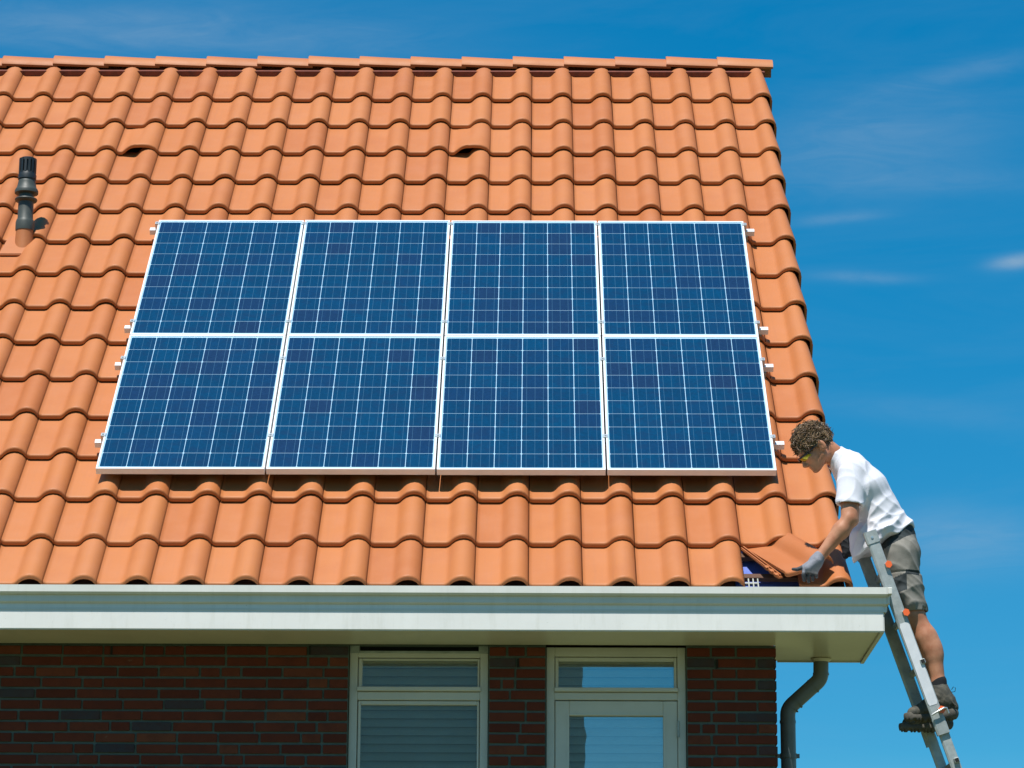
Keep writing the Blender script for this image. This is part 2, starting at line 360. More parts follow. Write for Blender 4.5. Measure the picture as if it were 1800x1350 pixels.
# bricks
CH = .0612; BH = .0468; JT = .0135; z_top = Z(1143, 300) + BH/2
bm_full = bevel(MB().box(0, .2165, 0, .02, 0, BH).mesh('brick_full'), .0018)
bm_head = bevel(MB().box(0, .1015, 0, .02, 0, BH).mesh('brick_half'), .0018)
for q in (bm_full, bm_head): q.materials.append(M['brick'])
stuff = MB(); nb = 0
for row in range(int(z_top/CH)+1):
    z = z_top - BH - row*CH
    if z < 0: break
    for (xa, xb) in ((XL, A0-.004), (A1+.004, B0-.004), (B1+.004, XW)):
        # lay from the right edge to the left
        x = xb; first = True; rr = random.Random(row*17+int(xa*10)+3)
        if xb == XW or True: st = (.2165, .1015)[row % 2] if xb == XW else rr.choice((.2165, .1015, .16, .13, .19))
        while x - xa > .012:
            L = st if first else (.2165 if rr.random() > .17 else .1015); first = False
            L = min(L, x-xa)
            rem = x - L - xa
            if rem < .03: L = x-xa
            elif rem < .095: L = max(.06, (x-xa-.0135)*.5)
            xx = x-L
            pxl = 900 + FPX*np.dot(np.array([xx+L, YW, z])-CC, CR)/np.dot(np.array([xx+L, YW, z])-CC, CF)
            if z > z_top - 13*CH and pxl > -20 and not (A0-.004 < xx < A1 and z > ZB_A):
                ml = bm_full if abs(L-.2165) < .001 else bm_head if abs(L-.1015) < .001 else None
                if ml is None:
                    ml = bevel(MB().box(0, L, 0, .02, 0, BH).mesh('brick_cut'), .0018); ml.materials.append(M['brick'])
                if z + BH < ZF:
                    add('brick', ml, None, wall_o, loc=(xx, YW + rr.uniform(-.002, .002), z + rr.uniform(-.0015, .0015))); nb += 1
            else: stuff.box(xx, x, YW+.001, YW+.02, z, z+BH)
            x = xx - JT*rr.uniform(.8, 1.15)
    # gable side courses
    y = gy0 - T_ + .025
    x = y; k = 0
    while x < yb-.02:
        L = .1015 if (k == 0 and row % 2 == 0) else .2165; L = min(L, yb-x); k += 1
        if z+BH < rz(min(x+L/2, yb)) - .03: stuff.box(XW-.0135, XW-.0005, x, x+L, z, z+BH)
        x += L + JT
for k2 in range(1, 90):          # gable courses above the eaves
    z = z_top - BH + k2*CH; x = gy0 - T_ + .025 + (.115 if k2 % 2 else 0)
    while x < yb-.02:
        if z+BH < min(rz(x), rz(min(x+.2165, yb))) - .02: stuff.box(XW-.0135, XW-.0005, x, x+.2165, z, z+BH)
        x += .2165 + JT
stuff_o = add('brick_field', stuff.mesh(fix=False), M['brick'], wall_o, kind='stuff')
# weep slots
ws = MB()
for px, py in ((911, 1165), (1260.5, 1167), (196, 1143), (544.5, 1143)):
    c_ = J(px, py, YW-.0035); ws.box(c_[0]-.006, c_[0]+.006, YW-.0035, YW+.01, c_[2]-.024, c_[2]+.024)
add('weep_vent', ws.mesh(), M['dark'], wall_o)

# eaves box: fascia, soffit
YFa = -1.072; XB = 4.4776; ZFT = Z(1074, 900, YFa); ZFB = ZF
fas = MB(); fas.box(XL, XB, YFa, YFa+.02, ZFB-.012, ZFT+.11)
fo = add('fascia', bevel(fas.mesh(), .006, 2), M['paint'], house)
sof = MB(); sof.box(XL, XB-.022, YFa+.0215, YW-.003, ZFB, ZFB+.018); sof.box(XW+.0007, XB-.022, YW-.003, -.03, ZFB, ZFB+.018)
add('soffit', sof.mesh(), M['soffit'], house)
trim = MB(); trim.box(XB-.02, XB, YFa+.0215, -.012, ZFB-.012, ZFT+.10); trim.box(XW+.05, XB-.022, -.028, -.012, ZFB-.006, ZFT+.10)
add('box_end', trim.mesh(), M['paint'], house)
# hidden boards added above the soffit to keep leaking sun off the windows
ab = MB(); ab.box(XL, XW-.02, YW-.005, 2.6, ZF+.022, ZF+.06); ab.box(XL, XB-.025, YFa+.36, YFa+.375, ZF+.02, ZFT+.13); ab.box(XL, XB-.025, YFa+.36, YW, ZF+.021, ZF+.04)
add('eaves_light_block', ab.mesh(), M['darkwood'], house)
# gutter: stepped profile
zt, ga, gb_, gc, gd = [Z(q, 900, -1.13) for q in (1029.5, 1041.5, 1045, 1057, 1060)]
ge = ZFT
yl = -1.121
gp = [(yl, zt), (yl, ga), (yl+.012, gb_), (yl+.028, gb_), (yl+.030, gc), (yl+.046, gd), (yl+.055, gd), (yl+.057, ge+.012), (YFa-.003, ge-.001), (YFa-.003, ge+.012), (YFa+.34, ge+.012),
      (YFa+.34, zt-.015), (YFa+.335, zt-.015), (YFa+.335, ge+.018), (yl+.067, ge+.018), (yl+.040, gc+.004), (yl+.038, gb_+.004), (yl+.020, gb_+.006), (yl+.014, zt-.004), (yl+.018, zt)]
gu = MB(); gu.extr(gp, XL, XB+.012)
for i_ in range(0): pass
g_me = gu.mesh(); go = add('gutter', g_me, M['gutter'], house)
# end stop following the profile, standing out a little
es = MB(); es.extr([(yl-.001, zt+.001), (yl-.001, ga), (yl+.028, gb_-.004), (yl+.029, gc), (yl+.056, gd), (yl+.056, ge+.008), (YFa+.34, ge+.010), (YFa+.34, zt-.016), (yl+.05, zt-.016), (yl+.02, zt+.001)], XB+.013, XB+.018)
lip = MB(); lip.box(XB+.0185, XB+.042, yl, YFa+.30, ga, zt); lip.box(XB+.0185, XB+.030, yl+.028, YFa+.30, gc, ga-.0005)
add('end_stop', es.mesh(), M['gutter'], go); add('lip_end', bevel(lip.mesh(), .003, 1), M['gutter'], go)
jn = MB()
for px in (30, 1090):
    xj = J(px, 1040, yl)[0]; jn.extr([(y_-.0015 if y_ < YFa-.01 else y_, z_) for y_, z_ in gp[:8]] + [(yl+.062, ge+.02), (yl+.02, zt-.006)], xj, xj+.0035)
add('gutter_joint', jn.mesh(), M['gutter'], go)

# downpipe
def pt(px, py, Y): return J(px, py, Y)
pA = J(1443, 1157, -.12); pA[2] = ZFB
p1 = J(1443, 1183, -.12); p2 = J(1436, 1200, -.12); p3 = J(1393, 1240, -.12); p4 = J(1384.5, 1256, -.12); p5 = p4.copy(); p5[2] = .1; p5[0] -= .0
pr_ = .0435
def arc(a, b_, c_, n=6):
    return [a*(1-t)**2 + 2*b_*t*(1-t) + c_*t*t for t in np.linspace(0, 1, n)]
qa, qb = J(1443, 1193, -.12), J(1384.5, 1246, -.12); qa[0] = p1[0]
path = [pA + np.array([0, 0, -.002])] + arc(qa + np.array([0, 0, .032]), qa, qa + (qb-qa)*.14) + arc(qb + (qa-qb)*.16, qb, qb - np.array([0, 0, .036])) + [p5]
dp = MB(); dp.tube(path, pr_, 20)
dpo = add('downpipe', sharp(dp.mesh(), 50), M['pipe'], house)
cl_ = MB()
for q0, q1 in ((p1, p1 - np.array([.0, 0, .012])), (p2 + (p3-p2)*.14, p2+(p3-p2)*.17), (p3+(p2-p3)*.15, p3+(p2-p3)*.19), (p3*.75+p4*.25, p3*.68+p4*.32), (p4-np.array([0, 0, .035]), p4-np.array([0, 0, .05]))):
    cl_ = MB(); cl_.tube([q0, q1], pr_+.003, 20); add('pipe_collar', sharp(cl_.mesh(), 50), M['pipe'], dpo)
fl = MB(); fl.lathe([(.056, 0), (.062, -.006), (.050, -.012), (.044, -.02)], (pA[0], pA[1], ZFB-.001), 24)
add('outlet_flange', sharp(fl.mesh(), 50), M['soffit'], dpo)
zb = float(J(1384, 1329, -.12)[2]); br = MB(); br.tube([(p4[0], p4[1], zb-.014), (p4[0], p4[1], zb+.014)], pr_+.005, 20); br.box(XW-.012, p4[0]-pr_, p4[1]-.012, p4[1]+.012, zb-.01, zb+.01); br.box(p4[0]+pr_, p4[0]+pr_+.02, p4[1]-.006, p4[1]+.006, zb-.012, zb+.012)
add('pipe_bracket', sharp(br.mesh(), 50), M['pipe'], dpo)

# windows ---------------------------------------------------------------
def rect(mb, x0, x1, z0, z1, wl, wr, wb, wt, y0, y1):
    mb.box(x0, x0+wl, y0, y1, z0, z1); mb.box(x1-wr, x1, y0, y1, z0, z1)
    if wt: mb.box(x0+wl, x1-wr, y0+.001, y1, z1-wt, z1)
    if wb: mb.box(x0+wl, x1-wr, y0+.001, y1, z0, z0+wb)
YF = YW + .045
def Xf(px, py=1250): return float(J(px, py, YF)[0])
def Zf(py, px=900): return float(J(px, py, YF)[2])
slat_me = {}
def slats(par, x0, x1, z0, z1, y, pitch=.047, tilt=1.12):
    L = x1-x0; k = round(L, 4)
    if k not in slat_me:
        s_ = MB(); w_ = .05; prof = []
        for t in (-1, -.5, 0, .5, 1): prof.append((t*w_/2, .006*(1-t*t)))
        prof2 = [(a, b_-.0012) for a, b_ in prof[::-1]]
        ca_, sa_ = math.cos(tilt), math.sin(tilt)
        s_.extr([(a*ca_-b_*sa_, a*sa_+b_*ca_) for a, b_ in prof+prof2], 0, L); slat_me[k] = sharp(s_.mesh('slat'), 60); slat_me[k].materials.append(M['slat'])
    z = z1-.03
    while z > z0:
        add('blind_slat', slat_me[k], None, par, loc=(x0, y, z)); z -= pitch
for kind in ('window', 'balcony_door'):
    Aw = kind == 'window'
    if Aw:
        x0, x1 = A0+.003, A1-.003; ztp = Zf(1146.6, 740); zbt = ZB_A+.01
        gx0, gx1, gz1, gz0 = Xf(636.8, 1180), Xf(839.5, 1180), Zf(1160.6, 740), Zf(1207.8, 740)
        sx0, sx1, sz1, sz0 = Xf(627.5, 1212), Xf(845.3, 1212), Zf(1208, 740), Zf(1215.4, 740)
        mz1, mz0 = Zf(1216, 740), Zf(1230.4, 740); lx0, lx1, lz1 = Xf(632.9, 1300), Xf(838.2, 1300), Zf(1238.3, 740)
    else:
        x0, x1 = B0+.003, B1-.003; ztp = Zf(1137.9, 1083); zbt = ZB_B+.01
        gx0, gx1, gz1, gz0 = Xf(981.8, 1180), Xf(1185, 1180), Zf(1162, 1083), Zf(1208.4, 1083)
        sx0, sx1, sz1, sz0 = Xf(974.2, 1212), Xf(1192, 1212), Zf(1209.5, 1083), Zf(1216.5, 1083)
        mz1, mz0 = Zf(1217, 1083), Zf(1230.4, 1083); lx0, lx1, lz1 = Xf(1000.7, 1300), Xf(1166.2, 1300), Zf(1257.8, 1083)
    fw = .046
    f_ = MB(); rect(f_, x0, x1, zbt, ztp, fw, fw, .05, .030 if Aw else .052, YF, YF+.07)
    f_.box(x0+fw, x1-fw, YF+.003, YF+.07, mz0, mz1)
    wo_ = add(kind, bevel(f_.mesh(), .003), M['frame'], house, label='white framed window with closed blinds' if Aw else 'white balcony door with a glass pane and transom')
    t_ = MB(); rect(t_, x0+fw+.003, x1-fw-.003, sz0+.004, (ztp-(.030 if Aw else .052))-.003, gx0-x0-fw-.003, x1-fw-.003-gx1, gz0-sz0-.004, ztp-(.030 if Aw else .052)-.003-gz1, YF+.012, YF+.06)
    add('transom_frame', bevel(t_.mesh(), .003), M['frame'], wo_)
    s_ = MB(); s_.box(sx0, sx1, YF-.022, YF+.012, sz0, sz1); add('sill', bevel(s_.mesh(), .003), M['frame'], wo_)
    add('pane', MB().box(gx0-.004, gx1+.004, YF+.035, YF+.041, gz0-.004, gz1+.004).mesh(), M['glass'], wo_, label='narrow transom pane')
    add('pane', MB().box(lx0-.004, lx1+.004, YF+.035, YF+.041, zbt+.09, lz1+.004).mesh(), M['glass'], wo_, label='tall lower pane')
    if Aw:
        q = MB(); rect(q, x0+fw+.004, x1-fw-.004, zbt+.054, mz0-.003, lx0-x0-fw-.004, x1-fw-.004-lx1, .04, mz0-.003-lz1, YF+.014, YF+.055)
        add('sash', bevel(q.mesh(), .003), M['frame'], wo_)
        # slotted ventilation strip above the window
        g_ = MB(); za, zb_ = Z(1146.2, 740), Z(1133.0, 740); g_.box(x0, x0+.055, YF-.006, YF+.05, za, zb_); g_.box(x1-.055, x1, YF-.006, YF+.05, za, zb_); g_.box(x0+.055, x1-.055, YF-.004, YF+.05, za, za+.014)
        add('lintel_strip', bevel(g_.mesh(), .002), M['steel'], wo_)
        g2 = MB(); g2.box(x0+.056, x1-.056, YF+.03, YF+.04, za+.014, zb_+.01); add('vent_slot', g2.mesh(), M['dark'], wo_)
    else:
        q = MB(); rect(q, Xf(975.8), Xf(1190.8), zbt+.054, Zf(1231.8, 1083), lx0-Xf(975.8), Xf(1190.8)-lx1, .18, Zf(1231.8, 1083)-lz1, YF+.010, YF+.055)
        lf = add('door_leaf', bevel(q.mesh(), .003), M['frame'], wo_)
        bd = MB(); rect(bd, lx0-.012, lx1+.012, zbt+.22, lz1+.010, .010, .010, .01, .008, YF+.006, YF+.012); add('glazing_bead', bd.mesh(), M['frame'], wo_)
        h_ = MB(); hx = Xf(1192.3, 1282); hz = Zf(1282, 1192); h_.tube([(hx, YF-.006, hz-.045), (hx, YF-.006, hz-.016)], .0065, 10); h_.tube([(hx, YF-.006, hz-.014), (hx, YF-.006, hz+.014)], .0065, 10); h_.tube([(hx, YF-.006, hz+.016), (hx, YF-.006, hz+.045)], .0065, 10)
        add('hinge', h_.mesh(), M['steel'], wo_)
    slats(wo_, lx0-.06, lx1+.06, zbt+.6 if Aw else zbt+1.0, ZF-.06, YF+.082, .0475)
# narrow dark joint under the soffit over the door comes from the gap between frame and soffit

# ------------------------------------------------------------------ roof
dk = MB()
wd = -HP-.19
def roofslab(w0, w1, u0, u1, v0, v1):
    dk.add([UVW(u, v, w_) for u in (u0, u1) for v in (v0, v1) for w_ in (w0, w1)], [(0, 1, 3, 2), (4, 6, 7, 5), (0, 4, 5, 1), (2, 3, 7, 6), (0, 2, 6, 4), (1, 5, 7, 3)])
roofslab(wd, wd+.12, XL, UV-.06, -.62, 6.25)
ub1 = 3.76; ub0 = 4.00      # gap of the missing tile
roofslab(wd, wd+.12, XL, ub1-.05, VE+.12, -.62-.002); roofslab(wd, wd+.12, ub0+.08, UV-.06, VE+.12, -.62-.002)
# back slope
mir = lambda P: (P[0], 2*ridge_y-P[1], P[2])
dk.add([mir(UVW(u, v, w_)) for u in (XL, UV-.02) for v in (-1.05, 6.25) for w_ in (wd, -HP+.03)], [(0, 1, 3, 2), (4, 6, 7, 5), (0, 4, 5, 1), (2, 3, 7, 6), (0, 2, 6, 4), (1, 5, 7, 3)])
roof = add('roof', dk.mesh(), M['darkwood'], house)
def prof_std(t):
    P = [(0, .010), (.03, .003), (.07, 0), (.42, 0), (.47, .004), (.51, .013), (.56, .029), (.62, .043), (.69, .052), (.77, .056), (.85, .0525), (.92, .041), (.97, .022), (1.0, .003)]
    return np.interp(t, [a for a, _ in P], [b_ for _, b_ in P])
def prof_hood(t):
    P = [(0, .010), (.03, .003), (.08, 0), (.13, .002), (.20, .020), (.27, .038), (.33, .050), (.42, .058), (.60, .061), (.78, .057), (.86, .048), (.92, .038), (.97, .021), (1.0, .004)]
    return np.interp(t, [a for a, _ in P], [b_ for _, b_ in P])
TT = [0, .03, .07, .25, .42, .47, .51, .56, .62, .69, .77, .85, .92, .97, 1.0]
def tile_mesh(name, front=prof_std, back=prof_std, flange=False, ribs=False):
    tt = TT if front is prof_std else sorted(set(TT+[.13, .2, .27, .33]))
    ys = [(0.001, .003, 'n'), (.0, .012, 'n'), (.002, .021, 'n'), (.006, .0275, 'n'), (.013, .0305, 't'), (.024, .0305, 't'), (.30, None, 't'), (TL, None, 't'), (TL, None, 'b'), (.02, None, 'b')]
    mb = MB(); n = len(tt); o = 0
    for (y, zo, kd) in ys:
        for t in tt:
            f = min(1, y/TG); h = front(t)*(1-f) + back(t)*f
            x_ = .0012 + t*(TP-.0024)
            if flange: x_ -= .026*(y/TG)*max(0, (t-.55)/.45)
            top = h + .031 - .038*(y/TG)
            if kd == 'n': z = h + zo
            elif kd == 't': z = top
            else: z = top - .0165
            mb.v.append((x_, y, z))
    R_ = len(ys)
    for i in range(R_):
        j = (i+1) % R_
        for k in range(n-1): mb.f.append((i*n+k, i*n+k+1, j*n+k+1, j*n+k))
    mb.f.append(tuple(i*n for i in range(R_))); mb.f.append(tuple(i*n+n-1 for i in range(R_))[::-1])
    if flange:      # downturned outer edge of a verge tile
        x0, x1 = TP-.012, TP+.002
        mb.add([(x0, 0, -.085), (x1, 0, -.085), (x1, 0, .014), (x0-.004, 0, .034), (x0-.030, TL, -.105), (x1-.030, TL, -.105), (x1-.030, TL, -.018), (x0-.034, TL, .000)],
               [(0, 1, 2, 3), (4, 7, 6, 5), (0, 4, 5, 1), (1, 5, 6, 2), (2, 6, 7, 3), (3, 7, 4, 0)])
    if ribs:
        for y0, y1, hh in ((TL-.014, TL, .012), (TL-.045, TL-.034, .008)):
            for k in range(len(tt)-1):
                a, b_ = tt[k], tt[k+1]; xa, xb = a*TP+.001, b_*TP-.001+.002
                za, zb2 = prof_std(a)+.031*(1-y0/TG), prof_std(b_)+.031*(1-y0/TG)
                mb.add([(xa, y0, za-.01), (xb, y0, zb2-.01), (xb, y1, zb2-.01), (xa, y1, za-.01), (xa, y0, za+hh), (xb, y0, zb2+hh), (xb, y1, zb2+hh), (xa, y1, za+hh)], [(0, 3, 2, 1), (4, 5, 6, 7), (0, 1, 5, 4), (2, 3, 7, 6), (1, 2, 6, 5), (0, 4, 7, 3)])
        for x0, x1, z1_ in ((-.020, -.014, .004), (-.008, -.002, .010)):
            mb.box(x0, x1, .05, TL-.01, -.012, z1_)
        mb.box(-.022, .004, .045, TL-.01, -.014, -.004)
        for x0 in (.04, .09): mb.box(x0, x0+.02, TL-.01, TL+.006, -.02, .008)
        for y0 in (.06, .12, .18): mb.box(-.028, -.004, y0, y0+.03, -.012, .006)
    me = mb.mesh(name); sharp(me, 42); me.materials.append(M['tile']); return me
T_std = tile_mesh('tile_mesh'); T_verge = tile_mesh('verge_tile_mesh', flange=True); T_hood = tile_mesh('vent_tile_mesh', front=prof_hood)
T_held = tile_mesh('loose_tile_mesh', ribs=True)
def proj(P):
    D = np.asarray(P)-CC; return 900+FPX*(D@CR)/(D@CF), 675-FPX*(D@CU)/(D@CF)
far_v, far_f = [], []
std_v = np.array([v.co[:] for v in T_std.vertices]); std_f = [tuple(p_.vertices) for p_ in T_std.polygons]
count = 0; hood_at = set(); pipe_tile = None
RT = np.array([[1, 0, 0], [0, CT, -ST], [0, ST, CT]])
rows_v = [VE] + [V0 + k*TG for k in range(14)]
hood_px = ((250, 262), (830, 268))
for r_, vv in enumerate(rows_v):
    for k in range(29):
        u0 = UV - (k+1)*TP
        if u0 < XL-.05: continue
        if r_ == 0 and k == 1: continue
        P = UVW(u0+TP/2, vv, -HP+.03); px_, py_ = proj(P); px2, _ = proj(UVW(u0+TP, vv, -HP))
        hidden = (u0 > .02 and u0+TP < 4.0 and vv > .12 and vv+TG < 3.05)
        dv = .0
        if px2 > -8 and not hidden:
            me = T_verge if k == 0 else T_std; lab = None
            cx_, cy_ = proj(UVW(u0+TP*.6, vv, -HP))
            for hx, hy in hood_px:
                if abs(cx_-hx) < 36 and abs(cy_-hy) < 24 and (hx, hy) not in hood_at: me = T_hood; hood_at.add((hx, hy)); lab = 'tile with raised ventilation hood'
            jit = Matrix.Rotation(random.gauss(0, .0016), 4, 'Z') @ Matrix.Rotation(random.gauss(0, .0022), 4, 'Y') @ Matrix.Rotation(random.gauss(0, .0012), 4, 'X')
            add('tile', me, None, roof, mw=rmat(u0, vv + random.gauss(0, .0016), -HP + random.uniform(0, .0016), jit), label=lab); count += 1
        else:
            o_ = len(far_v); Q = (std_v @ RT.T) + UVW(u0, vv, -HP)
            far_v += [tuple(q) for q in Q]; far_f += [tuple(i+o_ for i in f) for f in std_f]
ff = me_from(far_v, far_f); sharp(ff, 42)
add('tile_field', ff, M['tile_far'], roof, kind='stuff')
print('tiles', count, 'bricks', nb)
# ridge roll and ridge caps
rr_ = MB()
aY, aZ = ridge_y, ridge_z
zlo = Z(115.5, 1000, aY-.115); ztopr = Z(104.5, 1000, aY)
rr_.extr([(UVW(0, 6.146, -HP+.03)[1], UVW(0, 6.146, -HP+.035)[2]), (aY-.05, zlo-.012), (aY+.05, zlo-.012), (aY+.17, aZ-.1), (aY+.17, aZ-.16), (aY-.05, aZ-.08), (UVW(0, 6.146, -HP)[1], UVW(0, 6.146, -HP-.01)[2])], XL, UV-.02)
add('ridge_roll', rr_.mesh(), M['ridgeroll'], roof)
zlo = Z(115.5, 1000, aY-.115); ztopr = Z(104.5, 1000, aY)
def cap_mesh():
    mb = MB(); n = 0; secs = []
    for x, sc, dz in ((0, 1.055, .007), (.004, 1.065, .008), (.20, 1.01, .002), (.43, .955, -.005)):
        hh = (ztopr-zlo)
        out = [(-.115, 0), (-.112, .016), (-.085, .62*hh), (-.05, .90*hh), (0, hh), (.05, .90*hh), (.085, .62*hh), (.112, .016), (.115, 0)]
        inn = [(y*.86, z-.012) for y, z in out[::-1]]
        secs.append([(x, y*sc, z*sc+dz) for y, z in out+inn])
    m_ = len(secs[0])
    for s_ in secs: mb.v += s_
    for i in range(len(secs)-1):
        for k in range(m_): mb.f.append((i*m_+k, i*m_+(k+1) % m_, (i+1)*m_+(k+1) % m_, (i+1)*m_+k))
    mb.f.append(tuple(range(m_))[::-1]); mb.f.append(tuple((len(secs)-1)*m_+k for k in range(m_)))
    me = mb.mesh('ridge_cap_mesh'); sharp(me, 40); me.materials.append(M['tile']); return me
capm = cap_mesh(); cp = .3958; xcap = float(J(1350, 110, aY)[0]) - .40
k = 0
while xcap > XL:
    o = add('ridge_tile', capm, None, roof, mw=Matrix.Translation((xcap, aY, zlo+random.uniform(-.002, .003))) @ Matrix.Rotation(random.gauss(0, .002), 4, 'Y')); xcap -= cp
# verge board / barge under the overhang
vb = MB(); vb.add([UVW(u, v, w_) for u in (UV-.10, UV-.03) for v in (VE+.12, 6.25) for w_ in (-HP-.20, -HP-.07)], [(0, 1, 3, 2), (4, 6, 7, 5), (0, 4, 5, 1), (2, 3, 7, 6), (0, 2, 6, 4), (1, 5, 7, 3)])
add('verge_board', vb.mesh(), M['darkwood'], roof)
# opened corner: blue membrane, batten, bird comb
bl = MB(); n_ = 14
for i in range(n_+1):
    t = i/n_; v = VE+.10 + t*.75
    for u in (UV-2*TP-.04, UV-TP+.05): bl.v.append(tuple(UVW(u, v, -HP-.070 + .012*math.sin(t*9+u*4))))
for i in range(n_): bl.f.append((2*i, 2*i+1, 2*i+3, 2*i+2))
add('underlay', sharp(bl.mesh(fix=False), 80), M['blue'], roof)
bt = MB()
for v in (V0-.06, VE+.16): bt.add([UVW(u, v+dv, w_) for u in (UV-2*TP-.02, UV-TP+.03) for dv in (0, .04) for w_ in (-HP-.05, -HP-.022)], [(0, 1, 3, 2), (4, 6, 7, 5), (0, 4, 5, 1), (2, 3, 7, 6), (0, 2, 6, 4), (1, 5, 7, 3)])
add('batten', bt.mesh(), M['darkwood'], roof)
cm = MB()
def slabu(mb, u0, u1, v0, v1, w0, w1): mb.add([UVW(u, v, w_) for u in (u0, u1) for v in (v0, v1) for w_ in (w0, w1)], [(0, 1, 3, 2), (4, 6, 7, 5), (0, 4, 5, 1), (2, 3, 7, 6), (0, 2, 6, 4), (1, 5, 7, 3)])
uc = UV-2*TP
for v in (VE+.02, VE+.07, VE+.12): slabu(cm, uc-.02, uc+.085, v, v+.012, -HP-.045, -HP-.035)
for i in range(4): slabu(cm, uc+.0+i*.026, uc+.007+i*.026, VE+.0, VE+.16, -HP-.034, -HP-.026)
add('bird_comb', cm.mesh(), M['comb'], roof)

# vent pipe on its tile ------------------------------------------------
vb_ = UVW(-.9185, 3.156, -HP+.02)
vc = (vb_[0], vb_[1]+.02, vb_[2])
zz = lambda py: float(J(45, py, vc[1])[2]) - vc[2]
vs = MB(); z1, z2 = zz(404), zz(440)
vs.lathe([(.068, z2-.12), (.068, z2), (.064, z2+.03), (.0585, z1-.01), (.0585, z1)], vc, 28)
vpo = add('vent_pipe', sharp(vs.mesh(), 45), M['tile'], house, label='terracotta sleeve carrying a black roof vent')
plate = MB(); 
plate.add([UVW(-.9185+du, 3.156+dv, -HP+dw) for du, dv, dw in ((-.15, -.13, .012), (.10, -.13, .012), (.10, -.13, .032), (-.15, -.13, .032), (-.12, .14, .02), (.085, .14, .02), (.075, .10, .052), (-.11, .10, .052))], [(0, 1, 2, 3), (4, 7, 6, 5), (0, 4, 5, 1), (1, 5, 6, 2), (2, 6, 7, 3), (3, 7, 4, 0)])
add('flashing_plate', bevel(plate.mesh(), .006, 2), M['tile'], vpo)
lo_ = MB(); lo_.lathe([(.0625, zz(406)), (.0640, zz(403)), (.0640, zz(392)), (.060, zz(388)), (.0525, zz(385)), (.0525, zz(356)), (.072, zz(354)), (.077, zz(351.5)), (.074, zz(350)), (.052, zz(352.5)), (.050, zz(338))], vc, 32)
add('vent_collar', sharp(lo_.mesh(), 40), M['greyplastic'], vpo)
mi = MB(); mi.lathe([(.058, zz(342)), (.080, zz(340.5)), (.081, zz(336.5)), (.075, zz(333)), (.068, zz(331)), (.060, zz(322)), (.0565, zz(316)), (.0530, zz(315)), (.056, zz(313))], vc, 32)
add('vent_cone', sharp(mi.mesh(), 40), M['greyplastic'], vpo)
tp = MB(); tp.lathe([(.062, zz(316)), (.063, zz(309)), (.0585, zz(306)), (.0565, zz(304))], vc, 32); tp.lathe([(.047, zz(304)), (.044, zz(282))], vc, 24)
tp.lathe([(.0560, zz(284)), (.0560, zz(280)), (.048, zz(278.5)), (.01, zz(278))], vc, 32)
add('vent_cap', sharp(tp.mesh(), 40), M['black'], vpo)
for i in range(14):
    an = 2*math.pi*(i+.3)/14; rb = MB(); ca_, sa_ = math.cos(an), math.sin(an)
    rb.box(.045, .0595, -.0075, .0075, zz(305), zz(280), T=lambda q: (vc[0]+q[0]*ca_-q[1]*sa_, vc[1]+q[0]*sa_+q[1]*ca_, vc[2]+q[2]))
    add('vent_rib', rb.mesh(), M['black'], vpo)

# ------------------------------------------------------------------ held tile
pTL = None
def roofpt(px, py, w_):
    r = ray(px, py); n = np.array([0, -ST, CT]); o = np.array([0, 0, Z0]); t = (w_ - (CC-o)@n)/(r@n); return CC + t*r
fl_, fr_, tl_ = roofpt(1381, 1017, -HP+.10), roofpt(1466, 1007, -HP+.125), roofpt(1301, 957, -HP-.005)
print('held', np.linalg.norm(fl_-tl_), np.linalg.norm(fr_-fl_))
ex = fr_-fl_; ex /= np.linalg.norm(ex); ey = tl_-fl_; ey /= np.linalg.norm(ey)
ex -= ey*(ex@ey); ex /= np.linalg.norm(ex); ez = np.cross(ex, ey)
hm = Matrix(((ex[0], ey[0], ez[0], fl_[0]), (ex[1], ey[1], ez[1], fl_[1]), (ex[2], ey[2], ez[2], fl_[2]), (0, 0, 0, 1)))
add('roof_tile', T_held, None, mw=hm, label='loose orange roof tile held over the gap at the eaves', cat='roof tile')

# ------------------------------------------------------------------ solar panels
PWd, PHt = .992, 1.65
fm = MB()
fm.box(0, PWd, 0, .012, -.040, 0); fm.box(0, PWd, PHt-.012, PHt, -.040, 0); fm.box(0, .012, .012, PHt-.012, -.040, 0); fm.box(PWd-.012, PWd, .012, PHt-.012, -.040, 0)
frame_me = bevel(fm.mesh('frame_mesh'), .0012); frame_me.materials.append(M['alu'])
back_me = MB().box(.012, PWd-.012, .012, PHt-.012, -.008, -.0045).mesh('sheet_mesh'); back_me.materials.append(M['back'])
cell_me = MB().box(0, .156, 0, .156, 0, .0006)
ch = .006
cell_me = MB().add([(x, y, z) for z in (0, .0006) for x, y in ((ch, 0), (.156-ch, 0), (.156, ch), (.156, .156-ch), (.156-ch, .156), (ch, .156), (0, .156-ch), (0, ch))],
                   [tuple(range(8))[::-1], tuple(range(8, 16))] + [(i, (i+1) % 8, 8+(i+1) % 8, 8+i) for i in range(8)]).mesh('cell_mesh')
cell_me.materials.append(M['cell'])
gu_, gv_ = .0038, .0036; mu = (PWd-6*.156-5*gu_)/2; mv = (PHt-10*.156-9*gv_)/2
places = ['far left of the upper row, nearest the black vent', 'upper row, second from the left', 'upper row, third from the left', 'upper row end by the roof verge',
          'far left of the lower row, above the plain eaves', 'lower row, second from the left', 'lower row, third from the left', 'lower row end beside the man']
ptop = None
kk = 0
